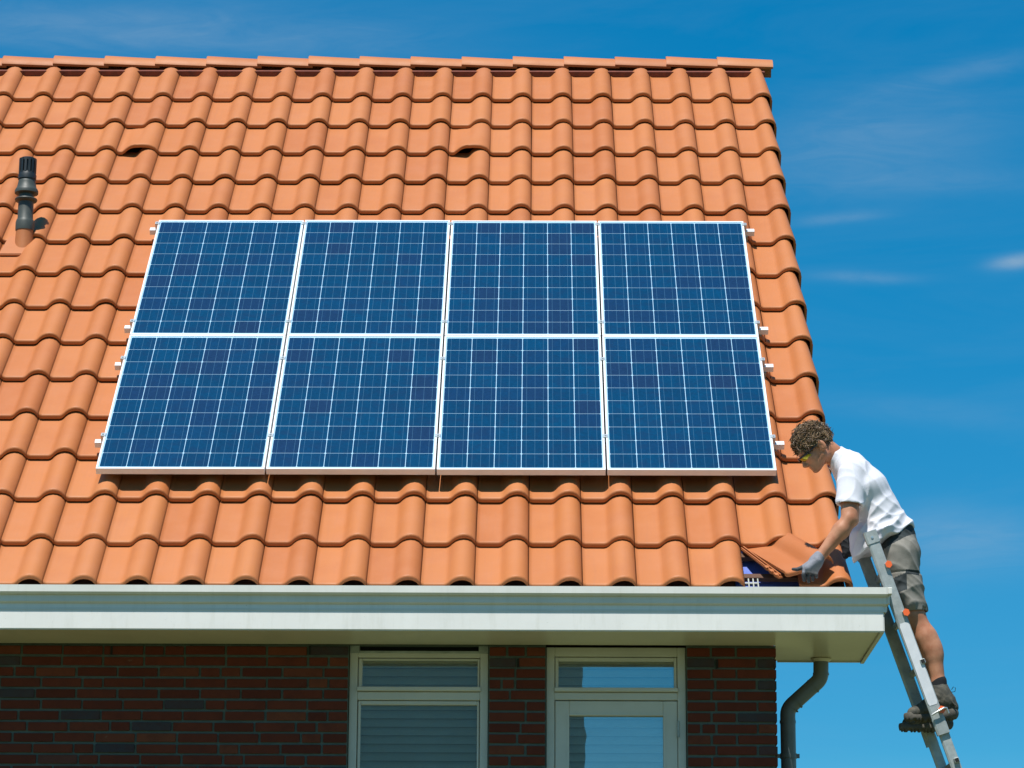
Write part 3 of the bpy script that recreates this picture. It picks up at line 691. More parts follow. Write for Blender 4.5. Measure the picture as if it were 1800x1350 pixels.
for rw in (1, 0):
    for c_ in range(4):
        u = c_*(PWd+.010); v = rw*(PHt+.006)
        if ptop is None:
            root = empty('solar_panel', UVW(u, v, 0), '', 'solar panel', 'blue solar panels on the roof'); root.rotation_euler = (TH, 0, 0); ptop = root
            kids = [('frame', frame_me, (0, 0, 0)), ('backing_sheet', back_me, (0, 0, 0))]
            for a in range(6):
                for b_ in range(10): kids.append(('cell', cell_me, (mu+a*(.156+gu_), mv+b_*(.156+gv_), -.0045)))
            src = []
            for nm, me, lc in kids:
                o = bpy.data.objects.new(nm, me); COL.objects.link(o); o.parent = root; o.location = lc; src.append(o)
        else:
            root = ptop.copy(); COL.objects.link(root); root.location = UVW(u, v, random.uniform(-.001, .001))
            for s_ in src:
                o = s_.copy(); COL.objects.link(o); o.parent = root
        root.rotation_euler = (TH + random.gauss(0, .0006), random.gauss(0, .0006), 0)
        root['label'] = 'blue solar panel in white frame, ' + places[kk]; kk += 1
# rails and clamps
railm = bevel(MB().box(0, 4.13, -.02, .02, -.078, -.042).box(0, 4.13, -.006, .006, -.0415, -.0405).mesh('rail_mesh'), .002); railm.materials.append(M['alu'])
clm = bevel(MB().box(-.016, .016, -.017, .017, .0006, .005).box(-.003, .003, -.016, .016, -.04, .0006).mesh('clamp_mesh'), .001); clm.materials.append(M['clamp'])
cle = bevel(MB().box(-.012, .018, -.017, .017, .0006, .005).box(.0, .018, -.017, .017, -.04, .0006).mesh('end_clamp_mesh'), .001); cle.materials.append(M['clamp'])
bolt = MB().tube([(0, 0, .005), (0, 0, .011)], .0065, 8).mesh('bolt_mesh'); bolt.materials.append(M['clamp'])
railv = (3.251, 1.835, 1.344, .388)
rl = ['mounting rail highest on the roof, behind the upper panels', 'mounting rail under the bottom of the upper panels', 'mounting rail under the top of the lower panels', 'mounting rail lowest on the roof, behind the lower panels']
for i, v in enumerate(railv):
    root = empty('mounting_rail', UVW(-.058, v, 0), rl[i], 'mounting rail', 'aluminium rails carrying the panels'); root.rotation_euler = (TH, 0, 0)
    def sub(nm, me, lc, par=root, flip=False):
        o = bpy.data.objects.new(nm, me); COL.objects.link(o); o.parent = par; o.location = lc
        if flip: o.rotation_euler = (0, 0, math.pi)
        return o
    sub('rail', railm, (0, 0, 0))
    for j, u in enumerate((-.001, .997, 1.999, 3.001, 3.999)):
        c_ = sub('clamp', cle if j in (0, 4) else clm, (u+.058, 0, 0), flip=(j == 0))
        sub('bolt', bolt, (0.006 if j in (0, 4) else 0, 0, 0), par=c_)
    for u in (.35, 1.5, 2.6, 3.7, 4.07): sub('roof_hook', MBhook if False else MB().box(-.015, .015, -.03, .03, -.12, -.0785).mesh('hook'), (u, 0, 0)).data.materials.append(M['steel'])

# ------------------------------------------------------------------ ladder
LD = np.array([.333, 0, -1.0]); LD /= np.linalg.norm(LD); LP = np.array([-LD[2], 0, LD[0]])*1.0; LP = np.array([.9487, 0, .316]); 
def lad(s, y, off=0):     # s metres down from the top, off across the stile away from the house
    q = np.array([4.423, 0, -.594+Z0]) + LD*s + LP*off; return np.array([q[0], y, q[2]])
YN, YFr = -1.0, -.545
sJ = 1.11                 # upper section ends here
LEN = (-.594+Z0)/(-LD[2])
lroot = empty('ladder', lad(LEN, -.77), 'grey metal extension ladder leaning on the gutter end, worker standing on it', 'ladder')
def stile(y, s0, s1, off, w_, d_, nm, m_=M['steel']):
    mb = MB(); vs = []
    prof = [(-w_/2, -d_/2+.006), (-w_/2+.010, -d_/2), (w_/2-.006, -d_/2), (w_/2, -d_/2+.004), (w_/2, d_/2-.004), (w_/2-.006, d_/2), (-w_/2+.006, d_/2), (-w_/2, d_/2-.006)]
    for s in (s0, s1):
        for a, c_ in prof: q = lad(s, y+c_, off+a); vs.append(q)
    n = len(prof); mb.add(vs, [(i, (i+1) % n, n+(i+1) % n, n+i) for i in range(n)] + [tuple(range(n))[::-1], tuple(range(n, 2*n))])
    return add(nm, mb.mesh(), m_, lroot)
for y in (YN, YFr):
    stile(y, 0, sJ+.02 if y == YN else sJ+.02, 0, .066, .030, 'stile')
    stile(y+(.012 if y == YN else -.012), sJ-.10, LEN, .004, .056, .028, 'lower_stile')
    c_ = stile(y, -.018, .052, 0, .074, .038, 'stile_cap', M['steel'])
    fb = MB(); q = lad(.02, y-.019, 0); fb.tube([q, q+np.array([0, -.004, 0])], .007, 12); add('rivet', fb.mesh(), M['metal'], c_)
    stile(y, sJ-.045, sJ+.045, 0, .070, .036, 'joint_bracket')
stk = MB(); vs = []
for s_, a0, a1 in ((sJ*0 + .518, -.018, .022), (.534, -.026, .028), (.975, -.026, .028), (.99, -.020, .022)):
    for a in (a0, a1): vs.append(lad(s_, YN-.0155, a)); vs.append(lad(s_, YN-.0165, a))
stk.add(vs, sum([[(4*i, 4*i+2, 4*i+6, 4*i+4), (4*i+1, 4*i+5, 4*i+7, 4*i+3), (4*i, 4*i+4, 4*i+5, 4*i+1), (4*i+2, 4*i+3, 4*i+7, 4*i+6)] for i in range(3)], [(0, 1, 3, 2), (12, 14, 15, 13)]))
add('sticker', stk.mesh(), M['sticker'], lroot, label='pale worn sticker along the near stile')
zr = [float(J(px, py, YN)[2]) for px, py in ((1565, 997), (1597, 1083), (1624, 1168), (1652, 1252))]
s_list = [(-.594+Z0 - z_)/(-LD[2]) for z_ in zr]
gap = (s_list[-1]-s_list[0])/3
ss = [s_list[0]-gap*0 + gap*i for i in range(int((LEN-s_list[0])/gap))]
for i, s in enumerate(ss):
    mb = MB(); off = .027 if i < 4 else .016
    h_ = .014
    c0 = lad(s, YN-.02, off); vs = []
    for y in (YN-.026, YFr+.026):
        for a, b_ in ((-h_, -h_), (h_, -h_), (h_, h_), (-h_, h_)): q = lad(s+b_, y, off+a); vs.append(q)
    mb.add(vs, [(0, 1, 2, 3), (7, 6, 5, 4), (0, 4, 5, 1), (1, 5, 6, 2), (2, 6, 7, 3), (3, 7, 4, 0)])
    ro = add('rung', bevel(mb.mesh(), .003), M['steel'], lroot)
    if i in (0, 1, 3):
        mb = MB(); vs = []; e_ = .0195
        for y in (YN-.034, YN-.0265):
            for k_ in range(6):
                an = math.pi/6+k_*math.pi/3; q = lad(s+e_*1.1*math.sin(an), y, off+.006+e_*math.cos(an)); vs.append(q)
        mb.add(vs, [tuple(range(6))[::-1], tuple(range(6, 12))] + [(k_, (k_+1) % 6, 6+(k_+1) % 6, 6+k_) for k_ in range(6)]); add('end_plug', mb.mesh(), M['orange'], ro)
    elif i < 8:
        mb = MB(); vs = []; e_ = .010
        for y in (YN-.0275, YN-.0262):
            for a, b_ in ((-e_, -e_), (e_, -e_), (e_, e_), (-e_, e_)): vs.append(lad(s+b_, y, off+a))
        mb.add(vs, [(0, 1, 2, 3), (7, 6, 5, 4), (0, 4, 5, 1), (1, 5, 6, 2), (2, 6, 7, 3), (3, 7, 4, 0)]); add('open_end', mb.mesh(), M['dark'], ro)
hk = MB(); s = ss[3]
hk.tube([lad(s+.012, YN-.036, -.03), lad(s+.005, YN-.040, 0), lad(s-.004, YN-.040, .045), lad(s+.0, YN-.036, .058), lad(s+.03, YN-.03, .060)], .006, 10)
add('rung_lock', sharp(hk.mesh(), 60), M['metal'], lroot)

# ------------------------------------------------------------------ the worker (implicit surfaces)
class Field:
    def __init__(s, lo, hi, h):
        s.h = h; s.lo = np.array(lo, float); n = np.ceil((np.array(hi)-s.lo)/h).astype(int)+1; s.n = n
        s.ax = [s.lo[i]+h*np.arange(n[i]) for i in range(3)]; s.V = np.full(n, .5, np.float32)
    def sub(s, lo, hi):
        a = np.maximum(0, np.floor((np.array(lo)-s.lo)/s.h).astype(int)); b_ = np.minimum(s.n, np.ceil((np.array(hi)-s.lo)/s.h).astype(int)+1)
        if (b_ <= a).any(): return None
        sl_ = tuple(slice(a[i], b_[i]) for i in range(3))
        return sl_, s.ax[0][sl_[0]][:, None, None], s.ax[1][sl_[1]][None, :, None], s.ax[2][sl_[2]][None, None, :]
    def comb(s, sl_, d_, k, op):
        c_ = s.V[sl_]
        if op == 'add':
            if k > 0: h_ = np.clip(.5+.5*(c_-d_)/k, 0, 1); s.V[sl_] = c_*(1-h_)+d_*h_ - k*h_*(1-h_)
            else: s.V[sl_] = np.minimum(c_, d_)
        else:
            if k > 0: h_ = np.clip(.5-.5*(c_+d_)/k, 0, 1); s.V[sl_] = c_*(1-h_) - d_*h_ + k*h_*(1-h_)
            else: s.V[sl_] = np.maximum(c_, -d_)
    def cap(s, a, b_, ra, rb=None, k=.02, ky=1., op='add', yc=None):
        rb = ra if rb is None else rb; a = np.array(a, float); b_ = np.array(b_, float); R_ = max(ra, rb); m_ = R_+k+.03
        lo = np.minimum(a, b_)-m_; hi = np.maximum(a, b_)+m_; ym = (a[1]+b_[1])/2
        lo[1] = min(a[1], b_[1])-R_/ky-k-.03; hi[1] = max(a[1], b_[1])+R_/ky+k+.03
        q = s.sub(lo, hi)
        if q is None: return
        sl_, X_, Y_, Z_ = q
        ay, by = a[1]*ky, b_[1]*ky; Yk = Y_*ky
        d_ = np.array([b_[0]-a[0], by-ay, b_[2]-a[2]]); dd = d_@d_+1e-12
        t = np.clip(((X_-a[0])*d_[0]+(Yk-ay)*d_[1]+(Z_-a[2])*d_[2])/dd, 0, 1)
        D = np.sqrt((X_-a[0]-t*d_[0])**2+(Yk-ay-t*d_[1])**2+(Z_-a[2]-t*d_[2])**2) - (ra+(rb-ra)*t)
        s.comb(sl_, D.astype(np.float32), k, op)
    def ell(s, c_, R_, rad_, k=.02, op='add'):     # R_ rows = local axes in world
        c_ = np.array(c_, float); m_ = max(rad_)+k+.02; q = s.sub(c_-m_, c_+m_)
        if q is None: return
        sl_, X_, Y_, Z_ = q; L_ = [(X_-c_[0])*R_[i][0]+(Y_-c_[1])*R_[i][1]+(Z_-c_[2])*R_[i][2] for i in range(3)]
        k0 = np.sqrt(sum((L_[i]/rad_[i])**2 for i in range(3))); k1 = np.sqrt(sum((L_[i]/rad_[i]**2)**2 for i in range(3)))+1e-9
        s.comb(sl_, (k0*(k0-1)/k1).astype(np.float32), k, op)
    def plane(s, pt_, nrm, k=0):                   # keep the side the normal points away from
        nrm = np.array(nrm, float); nrm /= np.linalg.norm(nrm)
        D = ((s.ax[0][:, None, None]-pt_[0])*nrm[0]+(s.ax[1][None, :, None]-pt_[1])*nrm[1]+(s.ax[2][None, None, :]-pt_[2])*nrm[2]).astype(np.float32)
        if k > 0:
            h_ = np.clip(.5-.5*(D-s.V)/k, 0, 1); s.V = D*(1-h_)+s.V*h_ + k*h_*(1-h_)
        else: s.V = np.maximum(s.V, D)
    def disp(s, fn):
        X_, Y_, Z_ = s.ax[0][:, None, None], s.ax[1][None, :, None], s.ax[2][None, None, :]
        s.V = s.V + fn(X_, Y_, Z_).astype(np.float32)
    def mesh(s, name='m', smooth=1):
        V = s.V; h = s.h; neg = V < 0; n = np.array(V.shape)
        cs = np.zeros((*(n-1), 3)); cn = np.zeros(n-1, int); quads = []
        idx = np.full(n-1, -1)
        edges = []
        for ax in range(3):
            a = [slice(None)]*3; b_ = [slice(None)]*3; a[ax] = slice(0, -1); b_[ax] = slice(1, None)
            A, B = V[tuple(a)], V[tuple(b_)]; cr = (A < 0) != (B < 0); I = np.argwhere(cr)
            va, vb2 = A[cr], B[cr]; t = va/(va-vb2); P = I.astype(float); P[:, ax] += t
            o1, o2 = [q for q in range(3) if q != ax]
            cells = []
            for d1, d2 in ((0, 0), (-1, 0), (-1, -1), (0, -1)):
                C_ = I.copy(); C_[:, o1] += d1; C_[:, o2] += d2
                ok = ((C_ >= 0) & (C_ < n-1)).all(1); Cc = C_[ok]
                np.add.at(cs, (Cc[:, 0], Cc[:, 1], Cc[:, 2]), P[ok]); np.add.at(cn, (Cc[:, 0], Cc[:, 1], Cc[:, 2]), 1); cells.append((C_, ok))
            edges.append((ax, cells, va < 0))
        used = np.argwhere(cn > 0); idx[used[:, 0], used[:, 1], used[:, 2]] = np.arange(len(used))
        verts = cs[used[:, 0], used[:, 1], used[:, 2]]/cn[used[:, 0], used[:, 1], used[:, 2]][:, None]
        for ax, cells, inn in edges:
            ok = np.logical_and.reduce([c_[1] for c_ in cells])
            q = np.stack([idx[c_[0][ok][:, 0], c_[0][ok][:, 1], c_[0][ok][:, 2]] for c_ in cells], 1); iv = inn[ok]
            flip = iv if ax != 1 else ~iv
            q[~flip] = q[~flip][:, ::-1]; quads.append(q)
        Q = np.concatenate(quads); W_ = verts*h + s.lo
        # keep verts referenced, light smoothing
        for _ in range(smooth):
            acc = np.zeros_like(W_); ct = np.zeros(len(W_))
            for i in range(4):
                a_, b_ = Q[:, i], Q[:, (i+1) % 4]
                np.add.at(acc, a_, W_[b_]); np.add.at(ct, a_, 1); np.add.at(acc, b_, W_[a_]); np.add.at(ct, b_, 1)
            W_ = .4*W_ + .6*acc/np.maximum(ct, 1)[:, None]
        me = bpy.data.meshes.new(name); me.vertices.add(len(W_)); me.vertices.foreach_set('co', W_.ravel())
        me.loops.add(Q.size); me.loops.foreach_set('vertex_index', Q.ravel().astype(np.int32)); me.polygons.add(len(Q))
        me.polygons.foreach_set('loop_start', (np.arange(len(Q))*4).astype(np.int32)); me.update(calc_edges=True)
        me.polygons.foreach_set('use_smooth', [True]*len(me.polygons)); me.validate()
        bm = bmesh.new(); bm.from_mesh(me); bmesh.ops.recalc_face_normals(bm, faces=bm.faces); bm.to_mesh(me); bm.free()
        return me
PX = .0031
def faces_mat(me, m2, test):
    me.materials.append(m2); i2 = len(me.materials)-1
    for p_ in me.polygons:
        if test(p_.center): p_.material_index = i2

yC, yN_, yF_ = -.77, -.92, -.62
# head frame
ah = rad(38); Fh = np.array([-math.cos(ah), 0, -math.sin(ah)]); Uh = np.array([-math.sin(ah), 0, math.cos(ah)]); Sh = np.array([0, -1., 0])
Hc = J(1430, 783, -.80)
def H(f, s_, u): return Hc + Fh*f + Sh*s_ + Uh*u
RH = [Fh, Sh, Uh]
B = Field(J(1380, 735, -1.15) - np.array([0, .02, .0]) - np.array([.02, 0, 1.75]), J(1385, 735, -.35) + np.array([1.02, 0, .05]), .0052)
# torso and legs
B.cap(J(1500, 838, yC), J(1545, 925, yC), .080, .070, .03, .62); B.cap(J(1545, 925, yC), J(1583, 965, yC), .065, .075, .03, .62)
for sgn, yy_, dx, dy in ((1, yN_+.05, 0, 0), (-1, yF_-.04, -8, 8)):
    B.cap(J(1583+dx, 970+dy, yy_), J(1606+dx, 1078+dy, yy_), .085, .058, .03); kn = J(1606+dx, 1080+dy, yy_); 
    B.cap(kn, J(1634+dx, 1132+dy, yy_), .055, .056, .03, 1.08); B.cap(J(1628+dx, 1120+dy, yy_), J(1641+dx, 1150+dy, yy_), .058, .050, .03, 1.05)
    B.cap(J(1640+dx, 1145+dy, yy_), J(1650+dx, 1200+dy, yy_), .050, .036, .03); B.cap(J(1650+dx, 1200+dy, yy_), J(1652+dx, 1225+dy, yy_), .036, .036, .02)
    B.cap(J(1594+dx, 1078+dy, yy_), J(1597+dx, 1090+dy, yy_), .030, .024, .03)
# neck and shoulders
B.cap(H(-.045, 0, -.06), J(1482, 815, yC), .056, .064, .02); 
B.cap(J(1492, 828, yN_+.02), J(1500, 830, yF_), .055, .055, .03)
# near arm
sh_, el_, wr_ = J(1494, 840, yN_-.03), J(1494, 913, -1.00), J(1440, 980, -1.0)
B.cap(sh_, el_ + (sh_-el_)*.15, .056, .046, .02); B.cap(el_ + (sh_-el_)*.2, el_, .046, .041, .02)
B.cap(el_, el_*.72+wr_*.28, .042, .046, .02); B.cap(el_*.72+wr_*.28, wr_, .046, .028, .02, .95)
B.cap(el_ + np.array([.024, 0, -.010]), el_ + np.array([.018, 0, .008]), .018, .014, .02)
B.cap(el_ + np.array([-.012, -.018, .004]), el_*.60+wr_*.40 + np.array([.004, -.014, .006]), .026, .018, .02)       # brachioradialis ridge
B.cap(el_*.5+wr_*.5 + np.array([.012, -.024, .008]), wr_ + np.array([.008, -.018, .006]), .008, .006, .012)
B.cap(wr_, J(1430, 992, -1.0), .028, .03, .02)
# far arm, elbow showing behind the back
B.cap(J(1508, 832, yF_+.02), J(1549, 861, -.46), .046, .033, .02); B.cap(J(1549, 861, -.46), J(1540, 925, -.50), .033, .026, .02)
B.cap(J(1540, 925, -.50), J(1536, 945, -.50), .03, .034, .02)
# head
B.ell(H(-.004, 0, .018), RH, (.094, .074, .096), .02); B.ell(H(.040, 0, -.045), RH, (.058, .058, .078), .03)
for s_ in (1, -1):
    B.cap(H(.058, s_*.016, -.108), H(-.005, s_*.050, -.082), .020, .020, .022); B.cap(H(-.005, s_*.050, -.082), H(-.018, s_*.058, -.045), .020, .018, .02)
    B.ell(H(.062, s_*.042, -.045), RH, (.022, .020, .020), .02); B.cap(H(.086, s_*.012, -.006), H(.074, s_*.045, -.006), .014, .012, .02)
    B.ell(H(.096, s_*.031, -.030), RH, (.014, .017, .012), .012, 'cut'); B.ell(H(.077, s_*.031, -.030), RH, (.013, .014, .012), .004)
    B.ell(H(-.020, s_*.084, -.038), [Fh*.88-Sh*s_*.47, Sh*s_*.88+Fh*.47, Uh], (.022, .0090, .035), .006)
    B.ell(H(-.012, s_*.095, -.040), RH, (.011, .007, .019), .004, 'cut')
    B.cap(H(-.004, s_*.078, -.038), H(-.003, s_*.078, -.044), .005, .005, .004)
    B.ell(H(.098, s_*.0125, -.070), RH, (.010, .008, .007), .006)
B.cap(H(.088, 0, -.014), H(.112, 0, -.060), .010, .0125, .010); B.cap(H(.112, 0, -.062), H(.104, 0, -.070), .0115, .009, .006)
B.cap(H(.088, -.016, -.090), H(.088, .016, -.090), .010, .010, .008); B.cap(H(.091, -.012, -.0865), H(.091, .012, -.0865), .0065, .0065, .002); B.cap(H(.089, -.010, -.0975), H(.089, .010, -.0975), .007, .007, .002)
B.cap(H(.098, -.02, -.0925), H(.098, .02, -.0925), .0022, .0022, .001, op='cut'); B.ell(H(.078, 0, -.118), RH, (.020, .022, .016), .016)
body_me = B.mesh('body_mesh', 1); body_me.materials.append(M['skin'])
foot = J(1650, 1262, yC)
man = empty('person', foot, 'man in white t-shirt and grey shorts bending from the ladder to hold a tile', 'person')
add('body', body_me, M['skin'], man)

# folds
def folds(P0, amp, dirs, seed):
    rs = np.random.RandomState(seed); W_ = [(rs.uniform(.8, 1.2)*np.array(d_), rs.uniform(0, 6.28), rs.uniform(.6, 1)) for d_ in dirs]
    def fn(X_, Y_, Z_):
        x, y, z = X_-P0[0], Y_-P0[1], Z_-P0[2]
        wx = .05*np.sin(11*z+6*y)+.02*np.sin(17*x+8*y+2); wz = .05*np.sin(9*x+7*y+1)+.02*np.sin(19*z-9*y)
        tot = 0
        for k_, ph, a_ in W_:
            q = np.sin(k_[0]*(x+wx)+k_[1]*y+k_[2]*(z+wz)+ph); tot = tot + a_*(1-np.abs(q))**2*1.0
        return -amp*(tot-.4)
    return fn
# t-shirt
sc_ = J(1520, 880, yC)
F = Field(J(1440, 780, -1.18) - np.array([0, 0, .88]), J(1440, 780, -.35) + np.array([.58, 0, .03]), .0046)
F.cap(J(1495, 827, yC), J(1519, 864, yC), .094, .126, .03, .56); F.cap(J(1519, 864, yC), J(1540, 905, yC), .126, .132, .04, .68); F.cap(J(1540, 905, yC), J(1553, 944, yC), .132, .140, .04, .80)
F.cap(J(1548, 948, yC), J(1532, 968, yC), .118, .100, .04, .55); F.cap(J(1512, 945, yC), J(1517, 985, yC), .060, .050, .03, .36)
F.cap(J(1572, 925, yC), J(1584, 930, yC), .082, .075, .03, .55)
F.cap(J(1472, 807, yC), J(1490, 818, yC), .068, .078, .03, .8)
F.cap(J(1500, 826, yN_), J(1503, 826, yF_), .074, .074, .03)
F.cap(J(1497, 838, yN_-.01), J(1493, 897, -.985), .078, .076, .022); F.cap(J(1503, 836, yF_+.02), J(1517, 848, -.53), .070, .064, .025)
F.disp(folds(sc_, .0050, [(16, 5, 10), (30, -6, -14), (10, 8, 24)], 5))
zz_ = J(1560, 948, yC)
def lowerfold(X_, Y_, Z_):
    wgt = np.exp(-((X_-zz_[0])**2+(Z_-zz_[2])**2)/.014); q = np.sin(38*(Z_-zz_[2]) - 26*(X_-zz_[0]) + 6*Y_ + 1.2*np.sin(14*X_+9*Z_)); return -.012*wgt*(1-np.abs(q))
F.disp(lowerfold)
# hems: sleeve opening, neck opening, bottom
F.cap(J(1493.5, 890, -.985), J(1494, 935, -1.0), .061, .061, 0, op='cut')
hp1, hp2 = J(1470, 885, -.98), J(1516, 889, -.98)
nrm = np.array([(hp2-hp1)[2], 0, -(hp2-hp1)[0]]); nrm = nrm if nrm[2] < 0 else -nrm; nrm /= np.linalg.norm(nrm)
# cut the sleeve bottom only (near side in y)
X_, Y_, Z_ = F.ax[0][:, None, None], F.ax[1][None, :, None], F.ax[2][None, None, :]
Dp = (X_-hp1[0])*nrm[0] + (Z_-hp1[2])*nrm[2]
Cc_ = J(1494, 905, -.99); dd_ = np.sqrt((X_-Cc_[0])**2+(Y_-Cc_[1])**2*1.0+(Z_-Cc_[2])**2)-.105
cutm = -np.maximum(-Dp, np.maximum(dd_, (Y_-(-.915))))
F.V = np.maximum(F.V, cutm).astype(np.float32)
h1, h2 = J(1602, 929, yC), J(1506, 980, yC)
d1 = h2-h1; n1 = np.array([-d1[2], 0, d1[0]]); n1 = n1 if n1[2] < 0 else -n1; n1 /= np.linalg.norm(n1)
D1 = (X_-h1[0])*n1[0]+(Z_-h1[2])*n1[2] + .007*np.sin(28*Y_+30*X_) + .004*np.sin(60*X_)
F.V = np.maximum(F.V, D1).astype(np.float32)
F.cap(J(1452, 796, yC), J(1464, 805, yC), .064, .056, .004, .9, op='cut')
shirt_me = F.mesh('shirt_mesh', 1); shirt_me.materials.append(M['shirt']); add('t_shirt', shirt_me, None, man)
# shorts
F = Field(J(1520, 915, -1.1) - np.array([0, 0, .60]), J(1520, 915, -.44) + np.array([.42, 0, .02]), .0046)
F.cap(J(1576, 940, yC), J(1583, 975, yC), .098, .106, .03, .62)
for yy_, dx, dy in ((yN_+.05, 0, 0), (yF_-.04, -8, 8)):
    F.cap(J(1582+dx, 975+dy, yy_), J(1590+dx, 1030+dy, yy_), .104, .090, .03); F.cap(J(1594+dx, 1030+dy, yy_), J(1609+dx, 1085+dy, yy_), .088, .069, .03)
    F.cap(J(1590+dx, 1040+dy, yy_-.065 if dx == 0 else yy_+.065), J(1600+dx, 1060+dy, yy_-.06 if dx == 0 else yy_+.06), .040, .040, .012)
F.cap(J(1558, 985, yC), J(1572, 1020, yC), .05, .05, .02, .4)
F.disp(folds(J(1590, 1010, yC), .0050, [(14, 8, 26), (24, -7, -18), (10, 12, 44)], 11))
for yy_, dx, dy in ((yN_+.05, 0, 0), (yF_-.04, -8, 8)):
    F.cap(J(1608+dx, 1072+dy, yy_), J(1614+dx, 1110+dy, yy_), .062, .062, .0, op='cut')
F.plane(J(1590, 930, yC), (-.55, 0, 1)); F.plane(J(1609, 1082, yC), (.05, 0, -1))
F.disp(lambda X_, Y_, Z_: .006*np.exp(-((Z_ - (J(1590, 1016, yC)[2]))/.004)**2)*(Y_ < yC))
sm_ = F.mesh('shorts_mesh', 1); sm_.materials.append(M['shorts'])
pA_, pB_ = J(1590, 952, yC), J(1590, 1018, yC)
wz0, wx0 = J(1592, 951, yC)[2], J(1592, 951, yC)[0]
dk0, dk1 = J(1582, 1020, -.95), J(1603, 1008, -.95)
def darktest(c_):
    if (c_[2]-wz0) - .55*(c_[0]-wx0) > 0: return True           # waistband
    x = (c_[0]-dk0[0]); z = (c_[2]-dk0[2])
    return (-.10 < x < .035 and abs(z+.02 - .35*x) < .048) or (.03 <= x < .11 and abs(z-.045) < .014)  # darker patches across the thighs
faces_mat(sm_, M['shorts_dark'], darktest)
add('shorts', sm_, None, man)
pm = MB()
# boots and socks
for nm_, yy_, dx, dy in (('near', yN_+.05, 0, 0), ('far', yF_-.04, -9, 18)):
    sk = Field(J(1620+dx, 1180+dy, yy_-.07) - np.array([0, 0, .10]), J(1680+dx, 1185+dy, yy_+.07) + np.array([0, 0, .0]), .005)
    sk.cap(J(1650.5+dx, 1198+dy, yy_), J(1651+dx, 1212+dy, yy_), .043, .044, 0); sm2 = sk.mesh('sock_mesh', 1); sm2.materials.append(M['sock']); add('sock', sm2, None, man)
    F = Field(J(1575+dx, 1190+dy, yy_-.085) - np.array([0, 0, .28]), J(1702+dx, 1190+dy, yy_+.085), .0042)
    g = lambda px, py, o=0: J(px+dx, py+dy, yy_+o)
    F.cap(g(1652, 1211), g(1660, 1232), .047, .055, .02); F.cap(g(1666, 1234), g(1672, 1243), .045, .040, .02); F.cap(g(1652, 1222), g(1630, 1244), .048, .044, .03)
    F.cap(g(1630, 1246), g(1606, 1254), .044, .036, .02, .88)
    F.disp(folds(g(1640, 1230), .0016, [(70, 10, 60), (100, 30, -50)], 3))
    F.cap(g(1651, 1196), g(1651, 1204), .036, .040, .0, op='cut')
    for q0, q1 in (((1640, 1219), (1656, 1226)), ((1633, 1228), (1650, 1234)), ((1655, 1208), (1679, 1240))):
        F.cap(g(*q0, -.046), g(*q1, -.050), .006, .006, .004)
    F.plane(g(1640, 1262), (.0, 0, -1), .006)
    bme = F.mesh('boot_mesh', 1); bme.materials.append(M['boot']); bo = add('boot', bme, None, man)
    F = Field(g(1575, 1240, -.085) - np.array([0, 0, .12]), g(1702, 1240, .085) + np.array([0, 0, .02]), .0042)
    F.cap(g(1672, 1254), g(1640, 1261), .041, .036, .02, .95); F.cap(g(1640, 1261), g(1602, 1263), .036, .037, .02, .86)
    F.cap(g(1600, 1258), g(1606, 1256), .036, .030, .01, .9)
    q = g(1640, 1249); F.plane(q, (-.10, 0, 1)); q = g(1640, 1269); F.plane(q, (-.03, 0, -1))
    F.disp(lambda X_, Y_, Z_: .007*(np.sin(X_*260+1.5*np.sin(X_*90)) > .2)*(Z_ < q[2]+.014) + 0*Y_)
    sme = F.mesh('sole_mesh', 0); sme.materials.append(M['sole']); add('sole', sme, None, bo)
    lp = MB(); c0 = g(1676, 1213, -.01); lp.tube([c0 + np.array([-.012, 0, -.012]), c0 + np.array([.008, 0, -.008]), c0 + np.array([.012, 0, .012]), c0 + np.array([0, 0, .018]), c0+np.array([-.01, 0, .002])], .0018, 6); add('lace_loop', lp.mesh(), M['blackgloss'], bo)
# glove
F = Field(J(1380, 965, -1.10) - np.array([0, 0, .22]), J(1460, 965, -.88) + np.array([0, 0, .01]), .0030)
hY = -1.0
F.cap(J(1440, 979, hY), J(1434, 986, hY), .034, .034, .012, .9); F.cap(J(1434, 988, hY-.002), J(1420, 1001, hY-.01), .034, .033, .018, .62); F.cap(J(1436, 990, hY), J(1431, 1002, hY+.01), .028, .026, .015, .6)
F.cap(J(1420, 993, hY-.02), J(1410, 998, hY-.028), .016, .0125, .010); F.cap(J(1410, 998, hY-.028), J(1401, 1001, hY-.032), .0125, .0105, .004); F.cap(J(1401, 1001, hY-.032), J(1394, 1000.5, hY-.034), .0105, .0085, .003)
for (a, b_, c_, o, r_) in (((1415, 1000), (1412.5, 1010), (1413.5, 1020), -.034, .0112), ((1421.5, 1003), (1419.5, 1012), (1421.5, 1022), -.014, .0115), ((1428.5, 1004), (1427.5, 1012), (1429, 1019.5), .007, .0110), ((1435, 1002), (1434.5, 1009), (1435.5, 1014.5), .026, .0098)):
    F.cap(J(*a, hY+o), J(*b_, hY+o-.006), r_*1.08, r_, .006); F.cap(J(*b_, hY+o-.006), J(*c_, hY+o+.010), r_, r_*.85, .003)
F.cap(J(1442.5, 974.5, hY-.03), J(1442.5, 974.5, hY+.03), .002, .002, 0)
F.disp(lambda X_, Y_, Z_: -.0011*np.sin(900*(X_*.6+Z_*.8))*(np.hypot(X_-J(1438, 981, hY)[0], Z_-J(1438, 981, hY)[2]) < .032))
gme = F.mesh('glove_mesh', 0); gme.materials.append(M['glove'])
thx = J(1409, 1000, hY)[0]; tz = J(1415, 1009, hY)[2]
faces_mat(gme, M['glove_tip'], lambda c_: (c_[0] < thx) or (c_[2] < tz and c_[0] < thx+.09 and True))
add('glove', gme, None, man)
F = Field(J(1515, 910, -.62) - np.array([0, 0, .18]), J(1562, 910, -.42), .004)
